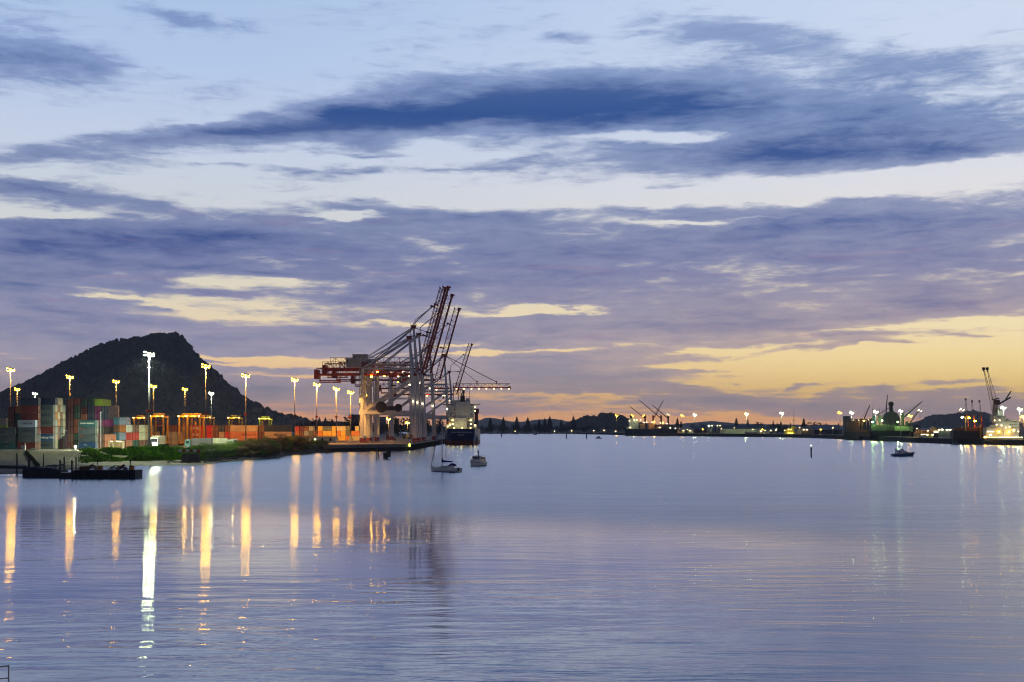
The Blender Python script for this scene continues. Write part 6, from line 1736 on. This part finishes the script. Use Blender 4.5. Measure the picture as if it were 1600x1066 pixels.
i = 0
for row, (off, zz) in enumerate(((2.5, 0), (6, 0), (9.5, 0))):
    px = 312.0 + row * 2
    while px < 512:
        D0, bw, kw = shore(px); D = D0 + bw + off
        if D < D0 + bw + kw + 4:
            h = (1.2 + row * .45) if px < 355 else (1.5 + row * .6) if px < 380 else 2.0 + row * .7
            if px > 486: h = 1.0 + row * .4
            mat = BUSHG if px < 368 or px > 484 else (BUSHO if rnd.random() < .55 else BUSHD if rnd.random() < .6 else BUSHG)
            adj = 'green' if mat is BUSHG else 'olive' if mat is BUSHO else 'dry buff'
            bush(px, D, rnd.uniform(3.2, 5.0), h * rnd.uniform(.8, 1.25), mat, f'{adj} shrub, {["lower", "middle", "top"][row]} row of the bank, about {int(px - 305)} steps right of the block wall', ground_profile(px, D) - .15)
        px += rnd.uniform(4.2, 6.0) * (1 if px > 380 else 1.25); i += 1

# long grass on the bank and dune edge
def grass():
    rr = random.Random(5); b = MB()
    for i in range(32000):
        px = rr.uniform(122, 318)
        D0, bw, kw = shore(px)
        D = D0 + bw + rr.uniform(.3, kw + 5.5)
        q = (D - D0 - bw) / (kw + 5)
        if px < 150 and rr.random() > (px - 118) / 40: continue
        if 286 < px < 311 and D < 419: continue
        z = ground_profile(px, D); x = X(px, D)
        clump = mn.noise(Vector((x * .25, D * .25, 0)))
        if clump < (-.22 if px < 200 else -.38): continue
        h = .35 + 1.5 * max(0, clump + .25) * rr.uniform(.5, 1.3) + (.25 if px > 200 else 0); a = rr.uniform(0, 6.28); w = .10
        dx, dy = math.cos(a), math.sin(a); lx, ly = rr.uniform(-.4, .6), -rr.uniform(.0, .7)
        b.quad((x - dx * w, D - dy * w, z - .05), (x + dx * w, D + dy * w, z - .05), (x + lx * h * .6 + dx * w * .5, D + ly * h * .6, z + h * .75), (x + lx * h, D + ly * h, z + h * .95))
    o = b.build('grass', leaf_mat('bank_grass', (.03, .075, .008, 1), (.22, .40, .035, 1)))
    tag(o, 'long green grass on the bank', 'grass', kind='stuff')
    b = MB()
    for i in range(2600):
        px = 40 + 22 * rr.random() ** 1.2; D = 422 - (px - 40) * 3.2 + rr.uniform(-5, 5); z = ground_profile(px, D); x = X(px, D)
        h = rr.uniform(.4, 1.2); a = rr.uniform(0, 6.28); b.quad((x - .1 * math.cos(a), D - .1 * math.sin(a), z), (x + .1 * math.cos(a), D + .1 * math.sin(a), z), (x + .2, D - .2, z + h), (x + .15, D - .2, z + h))
    tag(b.build('dune_grass', MATS.get('x') or leaf_mat('dune_grass', (.03, .045, .01, 1), (.16, .16, .04, 1))), 'strip of dune grass down the sand slope', 'grass', kind='stuff')
    # beach stones: dark line of seaweed covered rocks
    b = MB()
    for i in range(620):
        px = rr.choice([rr.uniform(55, 100), rr.uniform(262, 330), rr.uniform(318, 372), rr.uniform(385, 505)]); D0, bw, kw = shore(px)
        D = D0 + bw * rr.uniform(.9, 1.1) if px > 385 else D0 + bw * rr.uniform(.55, .85) if px > 260 else D0 + bw * rr.uniform(.3, .9); z = ground_profile(px, D); x = X(px, D); s = rr.uniform(.12, .45)
        p = [Vector((rr.uniform(.6, 1), rr.uniform(.6, 1), rr.uniform(.4, .8))) for _ in range(2)]
        b.rings([[(x + s * k * math.cos(a) * p[0].x * 1.5, D + s * k * math.sin(a), z + zz * s * p[0].z) for a in [j * 1.047 for j in range(6)]] for k, zz in ((.8, -.3), (1, .3), (.55, .8))], close=True)
    tag(b.build('beach_rocks', paint('dark_rock', (.035, .032, .03), .8, var=.5)), 'scattered dark rocks and weed along the tide line', 'rocks', kind='stuff')


grass()
# ------------------------------------------------------------------ air
def haze():
    b = MB(); b.box(-4600, 4600, -400, 10600, -6, 320)
    m, nt, o = new_mat('air_haze')
    v = nt.nodes.new('ShaderNodeVolumePrincipled')
    v.inputs['Color'].default_value = (0.86, 0.90, 1.0, 1)
    v.inputs['Density'].default_value = 0.00006
    v.inputs['Anisotropy'].default_value = 0.2
    nt.links.new(v.outputs[0], o.inputs['Volume'])
    tag(b.build('haze', m), 'thin evening haze over the harbour', kind='stuff')


haze()
